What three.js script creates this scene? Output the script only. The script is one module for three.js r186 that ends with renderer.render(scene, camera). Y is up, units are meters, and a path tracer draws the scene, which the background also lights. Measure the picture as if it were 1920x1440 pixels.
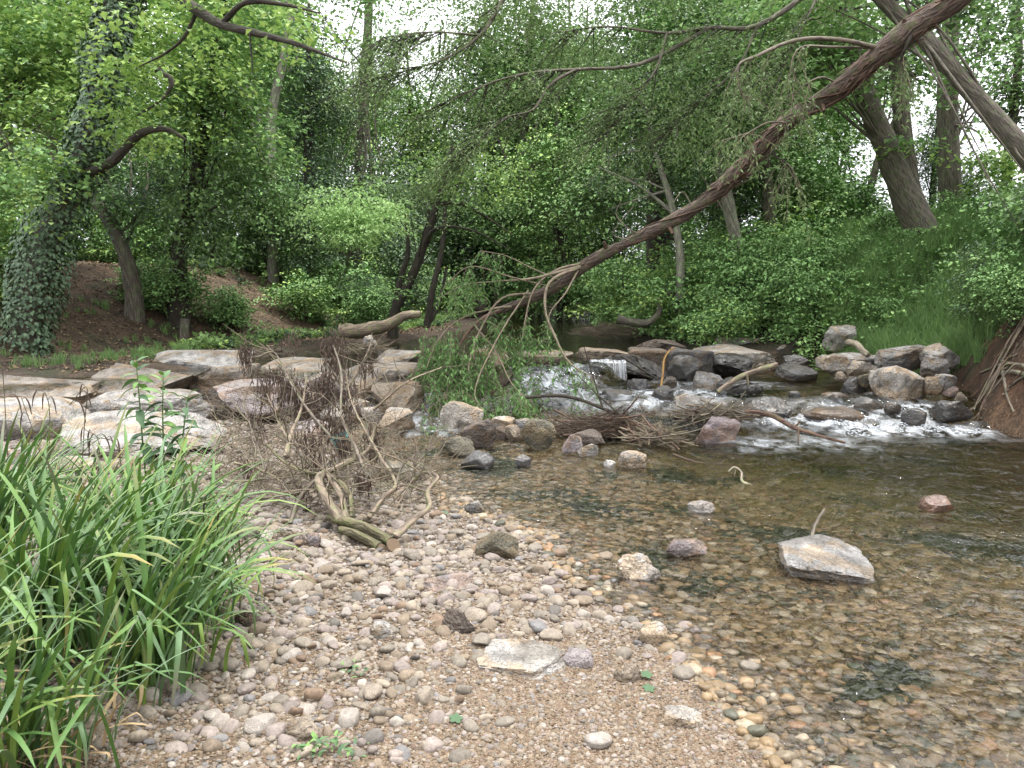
import * as THREE from 'three';
import { ImprovedNoise } from 'three/addons/math/ImprovedNoise.js';
import { mergeVertices, toCreasedNormals } from 'three/addons/utils/BufferGeometryUtils.js';

// ---------- camera, sky, sun, exposure ----------
const scene = new THREE.Scene();
const EYE = 1.5, PITCH = 6.95 * Math.PI / 180, FOV = 52, F = 720 / Math.tan(FOV * Math.PI / 360);
const camera = new THREE.PerspectiveCamera(FOV, 4 / 3, 0.05, 900);
camera.position.set(0, EYE, 0);
camera.rotation.set(-PITCH, 0, 0);
const renderer = new THREE.WebGLRenderer({ antialias: true });
renderer.toneMapping = THREE.LinearToneMapping;
renderer.toneMappingExposure = 2.9;
renderer.shadowMap.enabled = true;
{ // overcast sky: even white cloud, a little brighter towards the zenith
  const W = 64, H = 32, d = new Float32Array(W * H * 4);
  for (let j = 0; j < H; j++) for (let i = 0; i < W; i++) {
    const el = Math.max(0, Math.sin(((j + 0.5) / H - 0.5) * Math.PI)), L = 0.72 + 0.5 * el, k = (j * W + i) * 4;
    d[k] = L * 0.985; d[k + 1] = L; d[k + 2] = L * 1.05; d[k + 3] = 1;
  }
  const t = new THREE.DataTexture(d, W, H, THREE.RGBAFormat, THREE.FloatType);
  t.mapping = THREE.EquirectangularReflectionMapping; t.magFilter = THREE.LinearFilter; t.needsUpdate = true;
  scene.background = t; scene.environment = t;
}
const sun = new THREE.DirectionalLight(new THREE.Color(1, 0.965, 0.91), 1.5);
sun.position.set(6, 30, -10); sun.target.position.set(0, 0, -8); sun.castShadow = true; sun.shadow.radius = 24;
Object.assign(sun.shadow.camera, { left: -25, right: 25, top: 25, bottom: -25, far: 90 }); sun.shadow.mapSize.set(2048, 2048);
sun.name = 'overcast_sun'; scene.add(sun, sun.target);

// ---------- numbers ----------
let seed = 7;
const reseed = (s) => { seed = s | 0; };
const rnd = () => { seed = (seed + 0x6d2b79f5) | 0; let t = Math.imul(seed ^ (seed >>> 15), 1 | seed); t = (t + Math.imul(t ^ (t >>> 7), 61 | t)) ^ t; return ((t ^ (t >>> 14)) >>> 0) / 4294967296; };
const R = (a, b) => a + (b - a) * rnd(), gauss = () => (rnd() + rnd() + rnd() + rnd() - 2) * 0.87, pick = (a) => a[Math.floor(rnd() * a.length)];
const V = (x, y, z) => new THREE.Vector3(x, y, z);
const perlin = new ImprovedNoise(), N = (x, y, z = 0) => perlin.noise(x + 31.7, y + 11.3, z + 5.9);
const fbm = (x, y, z = 0, o = 4) => { let s = 0, a = 0.5; for (let i = 0; i < o; i++, a *= 0.5) { s += a * N(x, y, z); x *= 2.03; y *= 2.03; z *= 2.03; } return s; };
const clamp = (x, a = 0, b = 1) => Math.min(b, Math.max(a, x)), smooth = (a, b, x) => { const t = clamp((x - a) / (b - a)); return t * t * (3 - 2 * t); }, mix = (a, b, t) => a + (b - a) * t;
const table = (rows) => (x) => { if (x <= rows[0][0]) return rows[0][1]; for (let i = 1; i < rows.length; i++) if (x <= rows[i][0]) return mix(rows[i - 1][1], rows[i][1], (x - rows[i - 1][0]) / (rows[i][0] - rows[i - 1][0])); return rows[rows.length - 1][1]; };
// a place given by the direction in which it is seen (photo pixels) and its distance from the viewer along the ground
const cosP = Math.cos(PITCH), sinP = Math.sin(PITCH);
const ray = (px, py) => { const u = (px - 960) / F, v = (720 - py) / F; return V(u, v * cosP - sinP, -cosP - v * sinP); };
const at = (px, py, d) => { const r = ray(px, py); return r.multiplyScalar(d / -r.z).add(camera.position); };
const perPx = (d) => (d * cosP + 0.18) / F; // metres per photo pixel at that distance

// ---------- textures ----------
const hash = (x, y, s) => { let h = Math.imul(x, 374761393) + Math.imul(y, 668265263) + Math.imul(s, 974711) | 0; h = Math.imul(h ^ (h >>> 13), 1274126177); return ((h ^ (h >>> 16)) >>> 0) / 4294967296; };
function vnoise(x, y, px, py, s) { // value noise that repeats after px, py cells
  const ix = Math.floor(x), iy = Math.floor(y), f = x - ix, g = y - iy, a = f * f * (3 - 2 * f), b = g * g * (3 - 2 * g), m = (i, p) => ((i % p) + p) % p;
  const h = (i, j) => hash(m(ix + i, px), m(iy + j, py), s);
  return mix(mix(h(0, 0), h(1, 0), a), mix(h(0, 1), h(1, 1), a), b);
}
const tfbm = (u, v, cx, cy, s, o = 5) => { let t = 0, a = 0.5, n = 0; for (let i = 0; i < o; i++, a *= 0.55) { t += a * vnoise(u * cx, v * cy, cx, cy, s + i); n += a; cx *= 2; cy *= 2; } return t / n; };
function tex(size, fn, srgb, metres) {
  const d = new Uint8Array(size * size * 4);
  for (let j = 0; j < size; j++) for (let i = 0; i < size; i++) { const c = fn(i / size, j / size), k = (j * size + i) * 4; for (let q = 0; q < 3; q++) d[k + q] = clamp(Array.isArray(c) ? c[q] : c) * 255; d[k + 3] = Array.isArray(c) && c.length > 3 ? clamp(c[3]) * 255 : 255; }
  const t = new THREE.DataTexture(d, size, size); t.wrapS = t.wrapT = THREE.RepeatWrapping; t.magFilter = THREE.LinearFilter; t.minFilter = THREE.LinearMipmapLinearFilter; t.generateMipmaps = true;
  if (srgb) t.colorSpace = THREE.SRGBColorSpace; t.repeat.set(1 / metres, 1 / metres); t.needsUpdate = true; return t;
}
const sized = (t, m, n = m) => { const c = t.clone(); c.repeat.set(1 / m, 1 / n); c.needsUpdate = true; return c; };
const stoneH = tex(512, (u, v) => { const a = tfbm(u, v, 6, 6, 1), b = tfbm(u, v, 40, 40, 9, 3), c = Math.abs(tfbm(u, v, 5, 5, 21) - 0.5); return 0.5 * a + 0.35 * b + 0.5 * smooth(0, 0.05, c) * 0.4; }, false, 0.5);
const stoneC = tex(512, (u, v) => { const a = tfbm(u, v, 7, 7, 3), b = tfbm(u, v, 64, 64, 5, 3), s = tfbm(u, v, 4, 4, 77); const crack = smooth(0.0, 0.012, Math.abs(tfbm(u, v, 3, 3, 15, 5) - 0.47)), k = (0.64 + 0.42 * a + 0.3 * (b - 0.5)) * (0.74 + 0.26 * crack), t = smooth(0.52, 0.68, s) * 0.2; return [k, k * (1 - t * 0.35), k * (1 - t * 0.8)]; }, true, 0.5);
const barkH = tex(512, (u, v) => { const w = tfbm(u, v, 4, 4, 6) * 0.12; return clamp(0.2 + 1.3 * (tfbm(u + w, v, 24, 5, 11) - 0.25)); }, false, 0.4);
const barkC = tex(512, (u, v) => { const w = tfbm(u, v, 4, 4, 6) * 0.12, a = tfbm(u + w, v, 24, 5, 11), b = tfbm(u, v, 5, 6, 31), k = 0.4 + 0.75 * a; const m = smooth(0.5, 0.72, b) * 0.3; return [k * (1 - m * 0.35), k, k * (1 - m * 0.5)]; }, true, 0.4);
const soilC = tex(512, (u, v) => { const a = tfbm(u, v, 8, 8, 41), b = tfbm(u, v, 70, 70, 43, 3), k = 0.45 + 0.45 * a + 0.5 * (b - 0.4); return [k, k * 0.97, k * 0.93]; }, true, 1.2);
const soilH = tex(512, (u, v) => 0.5 * tfbm(u, v, 10, 10, 51) + 0.5 * tfbm(u, v, 80, 80, 53, 3), false, 1.2);
const pebbleC = tex(256, (u, v) => { const a = tfbm(u, v, 5, 5, 61), b = tfbm(u, v, 50, 50, 63, 2), k = 0.72 + 0.28 * a + 0.28 * (b - 0.5); return [k, k, k * 0.985]; }, true, 1);
const rippleH = tex(512, (u, v) => { const w = tfbm(u, v, 5, 5, 71) * 0.2; return 0.6 * tfbm(u + w, v + w, 9, 7, 73, 3) + 0.4 * tfbm(u - w, v, 26, 18, 75, 3); }, false, 1.1);

const std = (o) => new THREE.MeshStandardMaterial({ roughness: 0.9, metalness: 0, ...o });
const rgb = (r, g, b) => new THREE.Color().setRGB(r, g, b);
const barkMat = (c, rough = 0.92, bump = 0.012) => std({ color: c, map: barkC, bumpMap: barkH, bumpScale: bump, roughness: rough });
const M = {
  rock: std({ vertexColors: true, map: stoneC, bumpMap: stoneH, bumpScale: 0.035, roughness: 0.88 }),
  wetRock: std({ vertexColors: true, map: stoneC, bumpMap: stoneH, bumpScale: 0.015, roughness: 0.32 }),
  ground: std({ vertexColors: true, map: soilC, bumpMap: soilH, bumpScale: 0.05, roughness: 0.95 }),
  greyBark: barkMat(rgb(0.2, 0.17, 0.135)), darkBark: barkMat(rgb(0.075, 0.058, 0.045)), brownBark: barkMat(rgb(0.2, 0.115, 0.08), 0.8), paleBark: barkMat(rgb(0.36, 0.33, 0.27), 0.85, 0.005),
  dryWood: barkMat(rgb(0.33, 0.255, 0.185), 0.85, 0.004), greyWood: barkMat(rgb(0.26, 0.21, 0.165), 0.85, 0.004), darkTwig: barkMat(rgb(0.13, 0.085, 0.06), 0.85, 0.003), mossWood: barkMat(rgb(0.22, 0.19, 0.11), 0.95, 0.012), paleWood: barkMat(rgb(0.48, 0.4, 0.3), 0.8, 0.003), orangeWood: barkMat(rgb(0.55, 0.3, 0.1), 0.7, 0.003),
  cutWood: std({ color: rgb(0.2, 0.14, 0.09) }), debris: std({ color: rgb(0.085, 0.058, 0.043), roughness: 0.95 }), litter: std({ vertexColors: true, roughness: 0.95 }),
};
const leafMat = (t = 0.35) => new THREE.MeshPhysicalMaterial({ vertexColors: true, roughness: 0.85, transmission: t, thickness: 0, side: THREE.DoubleSide, specularIntensity: 0.6 });
M.leaf = leafMat(0.42);
M.farLeaf = std({ vertexColors: true, roughness: 0.7, side: THREE.DoubleSide });
M.ivy = new THREE.MeshPhysicalMaterial({ vertexColors: true, roughness: 0.5, side: THREE.DoubleSide });
const water = new THREE.MeshPhysicalMaterial({ color: 0xffffff, transmission: 1, thickness: 0.3, roughness: 0.03, ior: 1.33, attenuationColor: rgb(0.36, 0.38, 0.22), attenuationDistance: 0.95, bumpMap: rippleH, bumpScale: 0.035 });

// ---------- objects ----------
const taken = {};
const numbered = (n) => { const k = taken[n] = (taken[n] ?? -1) + 1; return k ? `${n}_${String(k).padStart(3, '0')}` : n; };
function tag(o, label, category, group) { o.userData = { label, category }; if (group) o.userData.group = group; return o; }
function shadow(o) { o.traverse((m) => { m.castShadow = m.receiveShadow = true; }); return o; }
function thing(name, label, category, pos, group) { const o = new THREE.Group(); o.name = numbered(name); if (pos) o.position.copy(pos); tag(o, label, category, group); scene.add(o); return o; }
function meshOf(name, geo, mat, parent, stuff) { const m = new THREE.Mesh(geo, mat); m.name = parent ? name : numbered(name); if (stuff) m.userData.kind = 'stuff'; m.castShadow = m.receiveShadow = true; (parent ?? scene).add(m); return m; }
function single(name, geo, mat, label, category, group) { return tag(meshOf(name, geo, mat), label, category, group); }

class GB { // collects tubes and leaves into one geometry; `o` is subtracted so that it sits at its thing's base
  constructor(o = V(0, 0, 0)) { this.o = o; this.p = []; this.n = []; this.u = []; this.c = []; this.i = []; this.smooth = false; }
  tube(pts, rad, sides = 6, seg = 4, wob = 0) {
    const curve = new THREE.CatmullRomCurve3(pts, false, 'centripetal'), n = Math.max(2, Math.round((pts.length - 1) * seg)), frames = [];
    this.smooth = true;
    let side = V(0, 0, 1), len = 0, last = null;
    const rAt = typeof rad === 'function' ? rad : (t) => { const x = t * (rad.length - 1), k = Math.min(rad.length - 2, Math.floor(x)); return mix(rad[k], rad[k + 1], x - k); };
    const b = this.p.length / 3;
    for (let k = 0; k <= n; k++) {
      const t = k / n, c = curve.getPoint(t), T = curve.getTangent(t);
      if (Math.abs(T.dot(side)) > 0.95) side = Math.abs(T.x) > 0.8 ? V(0, 1, 0) : V(1, 0, 0);
      const A = V(0, 0, 0).crossVectors(T, side).normalize(), B = V(0, 0, 0).crossVectors(A, T); side = B;
      if (last) len += c.distanceTo(last); last = c;
      const r = rAt(t);
      for (let s = 0; s <= sides; s++) {
        const a = s / sides * Math.PI * 2, ca = Math.cos(a), sa = Math.sin(a), q = r * (wob ? 1 + wob * N(c.x * 3 + ca, c.y * 3 + sa, c.z * 3) * 2 : 1);
        const nx = A.x * ca + B.x * sa, ny = A.y * ca + B.y * sa, nz = A.z * ca + B.z * sa;
        this.p.push(c.x + nx * q - this.o.x, c.y + ny * q - this.o.y, c.z + nz * q - this.o.z); this.n.push(nx, ny, nz); this.u.push(s / sides * Math.max(0.1, Math.round(r * 6.28 / 0.1) * 0.1), len);
      }
      frames.push(0);
    }
    const w = sides + 1;
    for (let k = 0; k < n; k++) for (let s = 0; s < sides; s++) { const a = b + k * w + s; this.i.push(a, a + w, a + 1, a + 1, a + w, a + w + 1); }
    for (const [k, e] of [[0, 1], [n, -1]]) { // closed ends
      const c0 = this.p.length / 3, c = curve.getPoint(k / n), T = curve.getTangent(k / n).multiplyScalar(-e);
      this.p.push(c.x - this.o.x, c.y - this.o.y, c.z - this.o.z); this.n.push(T.x, T.y, T.z); this.u.push(0, 0);
      for (let s = 0; s < sides; s++) { const a = b + k * w + s; if (e > 0) this.i.push(c0, a, a + 1); else this.i.push(c0, a + 1, a); }
    }
    return curve;
  }
  leaf(q, dir, up, len, wid, c, fold = 0.25, bend = 0) { // four-cornered leaf folded along its midrib
    const s = V(0, 0, 0).crossVectors(dir, up).normalize(), n = V(0, 0, 0).crossVectors(s, dir), b = this.p.length / 3, O = this.o;
    const put = (x, y, z) => { this.p.push(q.x + dir.x * x + s.x * y + n.x * z - O.x, q.y + dir.y * x + s.y * y + n.y * z - O.y, q.z + dir.z * x + s.z * y + n.z * z - O.z); this.c.push(c[0], c[1], c[2]); };
    put(0, 0, 0); put(len * 0.42, wid / 2, wid * fold); put(len, 0, -bend * len); put(len * 0.42, -wid / 2, wid * fold);
    this.i.push(b, b + 1, b + 2, b, b + 2, b + 3);
  }
  strip(pts, wids, up, c) { // a ribbon along points
    const b = this.p.length / 3, O = this.o;
    for (let k = 0; k < pts.length; k++) {
      const T = V(0, 0, 0).subVectors(pts[Math.min(k + 1, pts.length - 1)], pts[Math.max(k - 1, 0)]), s = V(0, 0, 0).crossVectors(T, up).normalize().multiplyScalar(wids[k] / 2);
      for (const e of [-1, 1]) { this.p.push(pts[k].x + s.x * e - O.x, pts[k].y + s.y * e - O.y, pts[k].z + s.z * e - O.z); if (c) this.c.push(...c); }
      if (k) { const a = b + k * 2; this.i.push(a - 2, a - 1, a, a - 1, a + 1, a); }
    }
  }
  geo() {
    const g = new THREE.BufferGeometry(); g.setAttribute('position', new THREE.Float32BufferAttribute(this.p, 3));
    if (this.n.length === this.p.length) g.setAttribute('normal', new THREE.Float32BufferAttribute(this.n, 3));
    if (this.u.length / 2 === this.p.length / 3) g.setAttribute('uv', new THREE.Float32BufferAttribute(this.u, 2));
    if (this.c.length === this.p.length) g.setAttribute('color', new THREE.Float32BufferAttribute(this.c, 3));
    g.setIndex(this.i); return g;
  }
  build(name, mat, parent, stuff) { if (!this.p.length) return null; return meshOf(name, this.geo(), mat, parent, stuff); }
}

// ---------- the lie of the land (x to the right, d forward, both in metres) ----------
const weirD = table([[-12, 7.4], [-5.3, 8.3], [-3.7, 9.3], [-1.3, 9.9], [0.3, 10.6], [1.4, 11.3], [3, 11.9], [4.2, 12.4], [5.5, 13], [8, 14]]);
const edgeX = table([[0, 1.1], [2, 0.95], [2.31, 0.87], [2.98, 0.7], [3.5, 0.58], [3.9, 0.33], [4.7, 0.1], [5.16, -0.42], [6.06, -0.6], [6.43, -1.1], [7.06, -1.5], [8, -1.6], [9.5, -1.4], [12, -1.4]]);
const rightX = table([[0, 5.4], [7.5, 5.1], [8.6, 5.2], [9.4, 5.6], [10.6, 5.8], [11.5, 5.5], [12.5, 5.0], [14, 4.8]]);
const poolR = table([[11, 5.0], [12.5, 4.5], [14, 3.4], [17, 2.2], [20, 2.0], [26, 3], [40, 4]]), poolL = table([[8, -9], [9.5, -6.8], [12, -6.3], [14, -5.6], [17, -4.0], [20, -3.4], [26, -3], [40, -3]]);
const waterAt = (x, d) => { const w = weirD(x) - d; if (w < -0.1) return 0.45; return 0.2 * smooth(8.1, 9.6, d + 0.15 * N(x * 1.5, d)) ; };
function heightAt(x, z) {
  const d = -z, up = smooth(-0.35, 0.25, d - weirD(x) - 0.1);
  // below the weir
  const s = edgeX(d) - x + 0.12 * N(x * 1.2, d * 1.2, 3), lift = 0.2 * smooth(8.1, 9.6, d);
  let low = s > 0 ? 0.01 + 0.06 * smooth(0, 0.9, s) + 0.08 * smooth(0.8, 2.4, s) + 0.25 * smooth(2.5, 7, s) : -0.015 - 0.05 * smooth(0, 0.8, -s) - (0.1 * smooth(1.2, 2.6, -s) + 0.24 * smooth(2.2, 4.4, -s)) * (1 - 0.6 * smooth(7.6, 9, d));
  low += lift * (s > 0 ? 0.3 + 0.7 * smooth(0.5, 0, s) : 1);
  const r = x - rightX(d);
  if (r > -0.6) low = Math.max(low, mix(low, 0.02 + Math.min(r * mix(2.1, 0.55, smooth(9.8, 11.5, d)), mix(1.3, 1.6, smooth(9.8, 12, d)) + 0.2 * r), smooth(-0.6, 0, r)));
  // above it
  const pr = x - poolR(d), pl = poolL(d) - x;
  let hi = 0.12;
  if (pr > -1) hi = Math.max(hi, mix(0.12, 0.46, smooth(-1, 0, pr)) + (pr > 0 ? Math.min(pr * 0.42, 1.9 + 0.02 * pr) : 0));
  const flat = mix(0.12, 0.5, smooth(-3.6, -1.8, pl));
  if (pl > -3.6) hi = Math.max(hi, flat + (pl > 0 ? Math.min(pl * 0.44, 1.35 + 0.03 * pl) : 0));
  hi = mix(hi, Math.max(hi, 2.3), smooth(34, 60, d));
  let h = mix(low, hi, up);
  const n = fbm(x * 0.6, d * 0.6, 1, 3);
  h += (h > 0.25 && up > 0.5 ? 0.16 : 0.03) * n + 0.015 * fbm(x * 4, d * 4, 2, 3);
  if (d < 1) h += 0.02 * (1 - d);
  return h;
}
const groundHit = (px, py, wet) => { const r = ray(px, py); let t = 1, q; for (let k = 0; k < 900; k++) { t += 0.04; q = r.clone().multiplyScalar(t).add(camera.position); if (q.y < Math.max(heightAt(q.x, q.z), wet ? waterAt(q.x, -q.z) : -9)) break; } return q; };
const onGround = (x, d, dy = 0) => V(x, heightAt(x, -d) + dy, -d);

{ // ground: one sheet, fine near the stream and coarse towards the horizon
  const axis = (a, b, step, far) => { const v = []; for (let x = a; x <= b; x += step) v.push(x); let s = step; for (let x = b; x < far;) { s *= 1.22; x += s; v.push(x); } s = step; for (let x = a; x > -far;) { s *= 1.22; x -= s; v.unshift(x); } return v; };
  const X = axis(-9, 9, 0.055, 400), Z = axis(-21, -1.6, 0.06, 420), p = [], c = [], u = [], id = [];
  for (const z of Z) for (const x of X) {
    const y = heightAt(x, z), d = -z, up = d > weirD(x), s = edgeX(d) - x, pl = poolL(d) - x, pr = x - poolR(d), r = x - rightX(d);
    p.push(x, y, z); u.push(x, z);
    const n = fbm(x * 1.3, d * 1.3, 7, 4), n2 = fbm(x * 5, d * 5, 9, 3);
    let k = [0.3, 0.235, 0.165]; // gravel sand
    const to = (q, t) => { k = k.map((v, i) => mix(v, q[i], clamp(t))); };
    if (s < 0 && !up) to([0.27, 0.18, 0.095], 0.8); // stream bed
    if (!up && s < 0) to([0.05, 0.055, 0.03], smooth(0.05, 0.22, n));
    if (!up && d > 6.5 && s > -0.4 && s < 3) to([0.1, 0.075, 0.055], 0.8);
    if (!up && s > 2.2) to([0.11, 0.08, 0.05], smooth(2.2, 3, s + n));
    if (up) { to([0.13, 0.09, 0.06], 1); if (pl > -0.4) to([0.17, 0.112, 0.072], smooth(-0.2, 0.6, pl)); if (d > 15.5 && pl > 0) to([0.26, 0.19, 0.125], smooth(15.5, 16.5, d)); to([0.075, 0.085, 0.035], smooth(0.08, 0.28, n) * (pl > 0 ? 0.6 : 0.9)); if (pr > 0) to([0.06, 0.06, 0.03], 0.7); }
    if (!up && r > -0.2) { to([0.17, 0.095, 0.055], smooth(-0.2, 0.2, r)); to([0.1, 0.095, 0.045], smooth(0.1, 0.3, n)); }
    const q = 0.8 + 0.4 * n2; c.push(k[0] * q, k[1] * q, k[2] * q);
  }
  const w = X.length;
  for (let j = 0; j < Z.length - 1; j++) for (let i = 0; i < w - 1; i++) { const a = j * w + i; id.push(a, a + w, a + 1, a + 1, a + w, a + w + 1); }
  const g = new THREE.BufferGeometry(); g.setAttribute('position', new THREE.Float32BufferAttribute(p, 3)); g.setAttribute('color', new THREE.Float32BufferAttribute(c, 3)); g.setAttribute('uv', new THREE.Float32BufferAttribute(u, 2)); g.setIndex(id); g.computeVertexNormals();
  meshOf('ground', g, M.ground).userData.kind = 'structure';
}
// ---------- water ----------
function waterSheet(name, x0, x1, d0, d1, step, level) {
  const p = [], u = [], id = [], nx = Math.ceil((x1 - x0) / step), nz = Math.ceil((d1 - d0) / step);
  for (let j = 0; j <= nz; j++) for (let i = 0; i <= nx; i++) { const x = x0 + i * step, d = d0 + j * step; p.push(x, level(x, d), -d); u.push(x, d); }
  for (let j = 0; j < nz; j++) for (let i = 0; i < nx; i++) {
    const a = j * (nx + 1) + i, q = [a, a + 1, a + nx + 1, a + nx + 2];
    if (q.every((k) => p[k * 3 + 1] < heightAt(p[k * 3], p[k * 3 + 2]) - 0.08) || q.some((k) => p[k * 3 + 1] < -5)) continue;
    id.push(a, a + 1, a + nx + 1, a + 1, a + nx + 2, a + nx + 1);
  }
  const g = new THREE.BufferGeometry(); g.setAttribute('position', new THREE.Float32BufferAttribute(p, 3)); g.setAttribute('uv', new THREE.Float32BufferAttribute(u, 2)); g.setIndex(id); g.computeVertexNormals();
  const m = meshOf(name, g, water); m.userData.kind = 'structure'; return m;
}
const rapid = (x, d) => smooth(7.7, 8.5, d) * smooth(10.2, 9.5, d) * smooth(1.6, 2.4, x) + 0.8 * smooth(0.4, -0.2, x) * smooth(7.2, 8, d) * smooth(-1.7, -1, x) + 0.9 * smooth(-0.4, 0.4, x) * smooth(8.8, 9.4, d) * smooth(3.2, 2.4, x);
const streamLevel = (x, d) => {
  const w = weirD(x) - d; if (w < -0.02) return -9;
  const a = 0.4 + 0.9 * smooth(3, 7, d) + 0.8 * smooth(1, 2.6, x - edgeX(d)) + 2.2 * rapid(x, d), f = x * 0.75 - d * 0.35, g = x * 0.35 + d * 0.75, fall = smooth(-0.15, 0.15, x) * smooth(1.6, 1.3, x) * smooth(1.15, 0.05, w);
  return waterAt(x, d) + 0.25 * fall + 0.05 * fall * (1 - fall) * 4 * N(x * 5, d * 6) + a * (0.009 * N(f * 2.6, g * 5.5) + 0.007 * N(f * 6, g * 13, 4) + 0.003 * N(f * 17, g * 30, 8)) + 0.05 * rapid(x, d) * fbm(x * 3.4, d * 4.2, 6, 3);
};
waterSheet('stream_water', -3, 7, 0.4, 13, 0.04, streamLevel);
waterSheet('weir_pool_water', -8, 6, 7, 44, 0.12, (x, d) => { const w = d - weirD(x); return w < -0.05 ? -9 : 0.45 + 0.002 * N(x * 3, d * 5) - 0.06 * smooth(0.25, -0.05, w); });

// ---------- stones ----------
const COL = { cream: [0.58, 0.51, 0.42], pink: [0.52, 0.43, 0.41], grey: [0.43, 0.405, 0.375], pale: [0.58, 0.535, 0.48], tan: [0.42, 0.32, 0.21], brown: [0.23, 0.17, 0.125], olive: [0.27, 0.235, 0.15], dark: [0.085, 0.078, 0.072], slate: [0.16, 0.15, 0.145], purple: [0.27, 0.19, 0.195], lilac: [0.42, 0.35, 0.36], white: [0.62, 0.57, 0.51], rust: [0.3, 0.16, 0.1], ledge: [0.41, 0.345, 0.27] };
const STAIN = { cream: [0.4, 0.31, 0.21], pink: [0.45, 0.38, 0.33], grey: [0.22, 0.19, 0.16], pale: [0.32, 0.27, 0.2], tan: [0.24, 0.17, 0.1], brown: [0.12, 0.09, 0.07], olive: [0.12, 0.11, 0.06], dark: [0.14, 0.12, 0.1], slate: [0.08, 0.08, 0.07], purple: [0.4, 0.33, 0.3], lilac: [0.5, 0.42, 0.38], white: [0.42, 0.33, 0.25], rust: [0.16, 0.1, 0.07], ledge: [0.23, 0.175, 0.12] };
const calm = (c) => { const g = (c[0] + c[1] + c[2]) / 3; return c.map((v) => mix(g, v, 0.72) * 0.66); };
function rockGeo(sd, sx, sy, sz, { box = 2.6, cuts = 6, rough = 0.16, det = 11, col = 'cream', soft = 0 } = {}) {
  reseed(sd * 7919 + 13);
  const g0 = new THREE.IcosahedronGeometry(1, det); g0.deleteAttribute('uv'); g0.deleteAttribute('normal');
  let g = mergeVertices(g0, 1e-4);
  const P = g.attributes.position, planes = [], o = [R(0, 50), R(0, 50), R(0, 50)], v = V(0, 0, 0);
  for (let k = 0; k < cuts; k++) planes.push([V(gauss(), gauss() * 0.7 + (k === 0 ? 0.6 : 0), gauss()).normalize(), R(0.5, 0.82)]);
  const lo = [9, 9, 9], hi = [-9, -9, -9];
  for (let i = 0; i < P.count; i++) {
    v.fromBufferAttribute(P, i).normalize();
    v.multiplyScalar(Math.pow(Math.pow(Math.abs(v.x), box) + Math.pow(Math.abs(v.y), box) + Math.pow(Math.abs(v.z), box), -1 / box));
    for (const [m, c] of planes) { const e = v.dot(m) - c; if (e > 0) v.addScaledVector(m, -e * (soft ? 0.7 : 0.95)); }
    const k = 1 + rough * fbm(v.x * 1.3 + o[0], v.y * 1.3 + o[1], v.z * 1.3 + o[2], 2) * 1.6 + rough * 0.55 * fbm(v.x * 4.5 + o[1], v.y * 4.5, v.z * 4.5 + o[2], 3) - (soft ? 0 : rough * 0.35 * smooth(0.06, 0, Math.abs(N(v.x * 2.2 + o[2], v.y * 3.5, v.z * 2.2))));
    v.multiplyScalar(k); P.setXYZ(i, v.x, v.y, v.z);
    v.toArray().forEach((q, j) => { lo[j] = Math.min(lo[j], q); hi[j] = Math.max(hi[j], q); });
  }
  for (let i = 0; i < P.count; i++) P.setXYZ(i, ((P.getX(i) - lo[0]) / (hi[0] - lo[0]) - 0.5) * sx, (P.getY(i) - lo[1]) / (hi[1] - lo[1]) * sy, ((P.getZ(i) - lo[2]) / (hi[2] - lo[2]) - 0.5) * sz);
  g = toCreasedNormals(g, soft ? 1.2 : 0.62);
  const Q = g.attributes.position, C = new Float32Array(Q.count * 3), U = new Float32Array(Q.count * 2), a = calm(COL[col]), b = calm(STAIN[col]), e1 = V(0, 0, 0), e2 = V(0, 0, 0);
  for (let i = 0; i < Q.count; i += 3) {
    e1.fromBufferAttribute(Q, i + 1).sub(v.fromBufferAttribute(Q, i)); e2.fromBufferAttribute(Q, i + 2).sub(v); e1.cross(e2);
    const ax = Math.abs(e1.x), ay = Math.abs(e1.y), az = Math.abs(e1.z);
    for (let k = i; k < i + 3; k++) {
      const x = Q.getX(k), y = Q.getY(k), z = Q.getZ(k);
      U[k * 2] = (ax > ay && ax > az ? z : x) + o[0]; U[k * 2 + 1] = (ay >= ax && ay >= az ? z : y) + o[1];
      const n = fbm(x * 5 + o[0], y * 5 + o[1], z * 5 + o[2], 4), t = smooth(0.02, 0.3, fbm(x * 2.6 + o[2], y * 3.4 + o[0], z * 2.6, 4)) * 0.75, q = 1 + 0.6 * n;
      for (let j = 0; j < 3; j++) C[k * 3 + j] = mix(a[j], b[j], t) * q * 1.12;
    }
  }
  g.setAttribute('color', new THREE.BufferAttribute(C, 3)); g.setAttribute('uv', new THREE.BufferAttribute(U, 2));
  return g;
}
let rockNo = 0;
function rock(b, label, o = {}) { // b: the place [x0, y0, x1, y1] where the photograph shows it; it stands on the ground, on the stream bed or d metres away
  const cx = (b[0] + b[2]) / 2, q = o.d ? at(cx, b[3], o.d) : groundHit(cx, b[3] - 2, true), d = -q.z, k = perPx(d);
  const sx = (b[2] - b[0]) * k, sz = o.thick ?? sx * R(0.6, 0.8), see = Math.atan2(EYE - q.y, d), sy = Math.max((b[3] - b[1]) * k / Math.cos(see) - sz * 0.55 * Math.tan(see), sx * 0.25), sink = o.sink ?? 0.12 * sy + (o.wet ? 0.05 : 0.015);
  const m = single(o.name ?? 'boulder', rockGeo(++rockNo, sx * 1.04, (o.h ?? sy) + sink, sz, o), o.wet ? M.wetRock : M.rock, label, o.cat ?? 'rock', o.group);
  m.position.set(at(cx, b[3], d).x * (1 + sz * 0.4 / d), q.y - sink, q.z - sz * 0.42); m.rotation.y = o.turn ?? R(-0.25, 0.25); return m;
}
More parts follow.
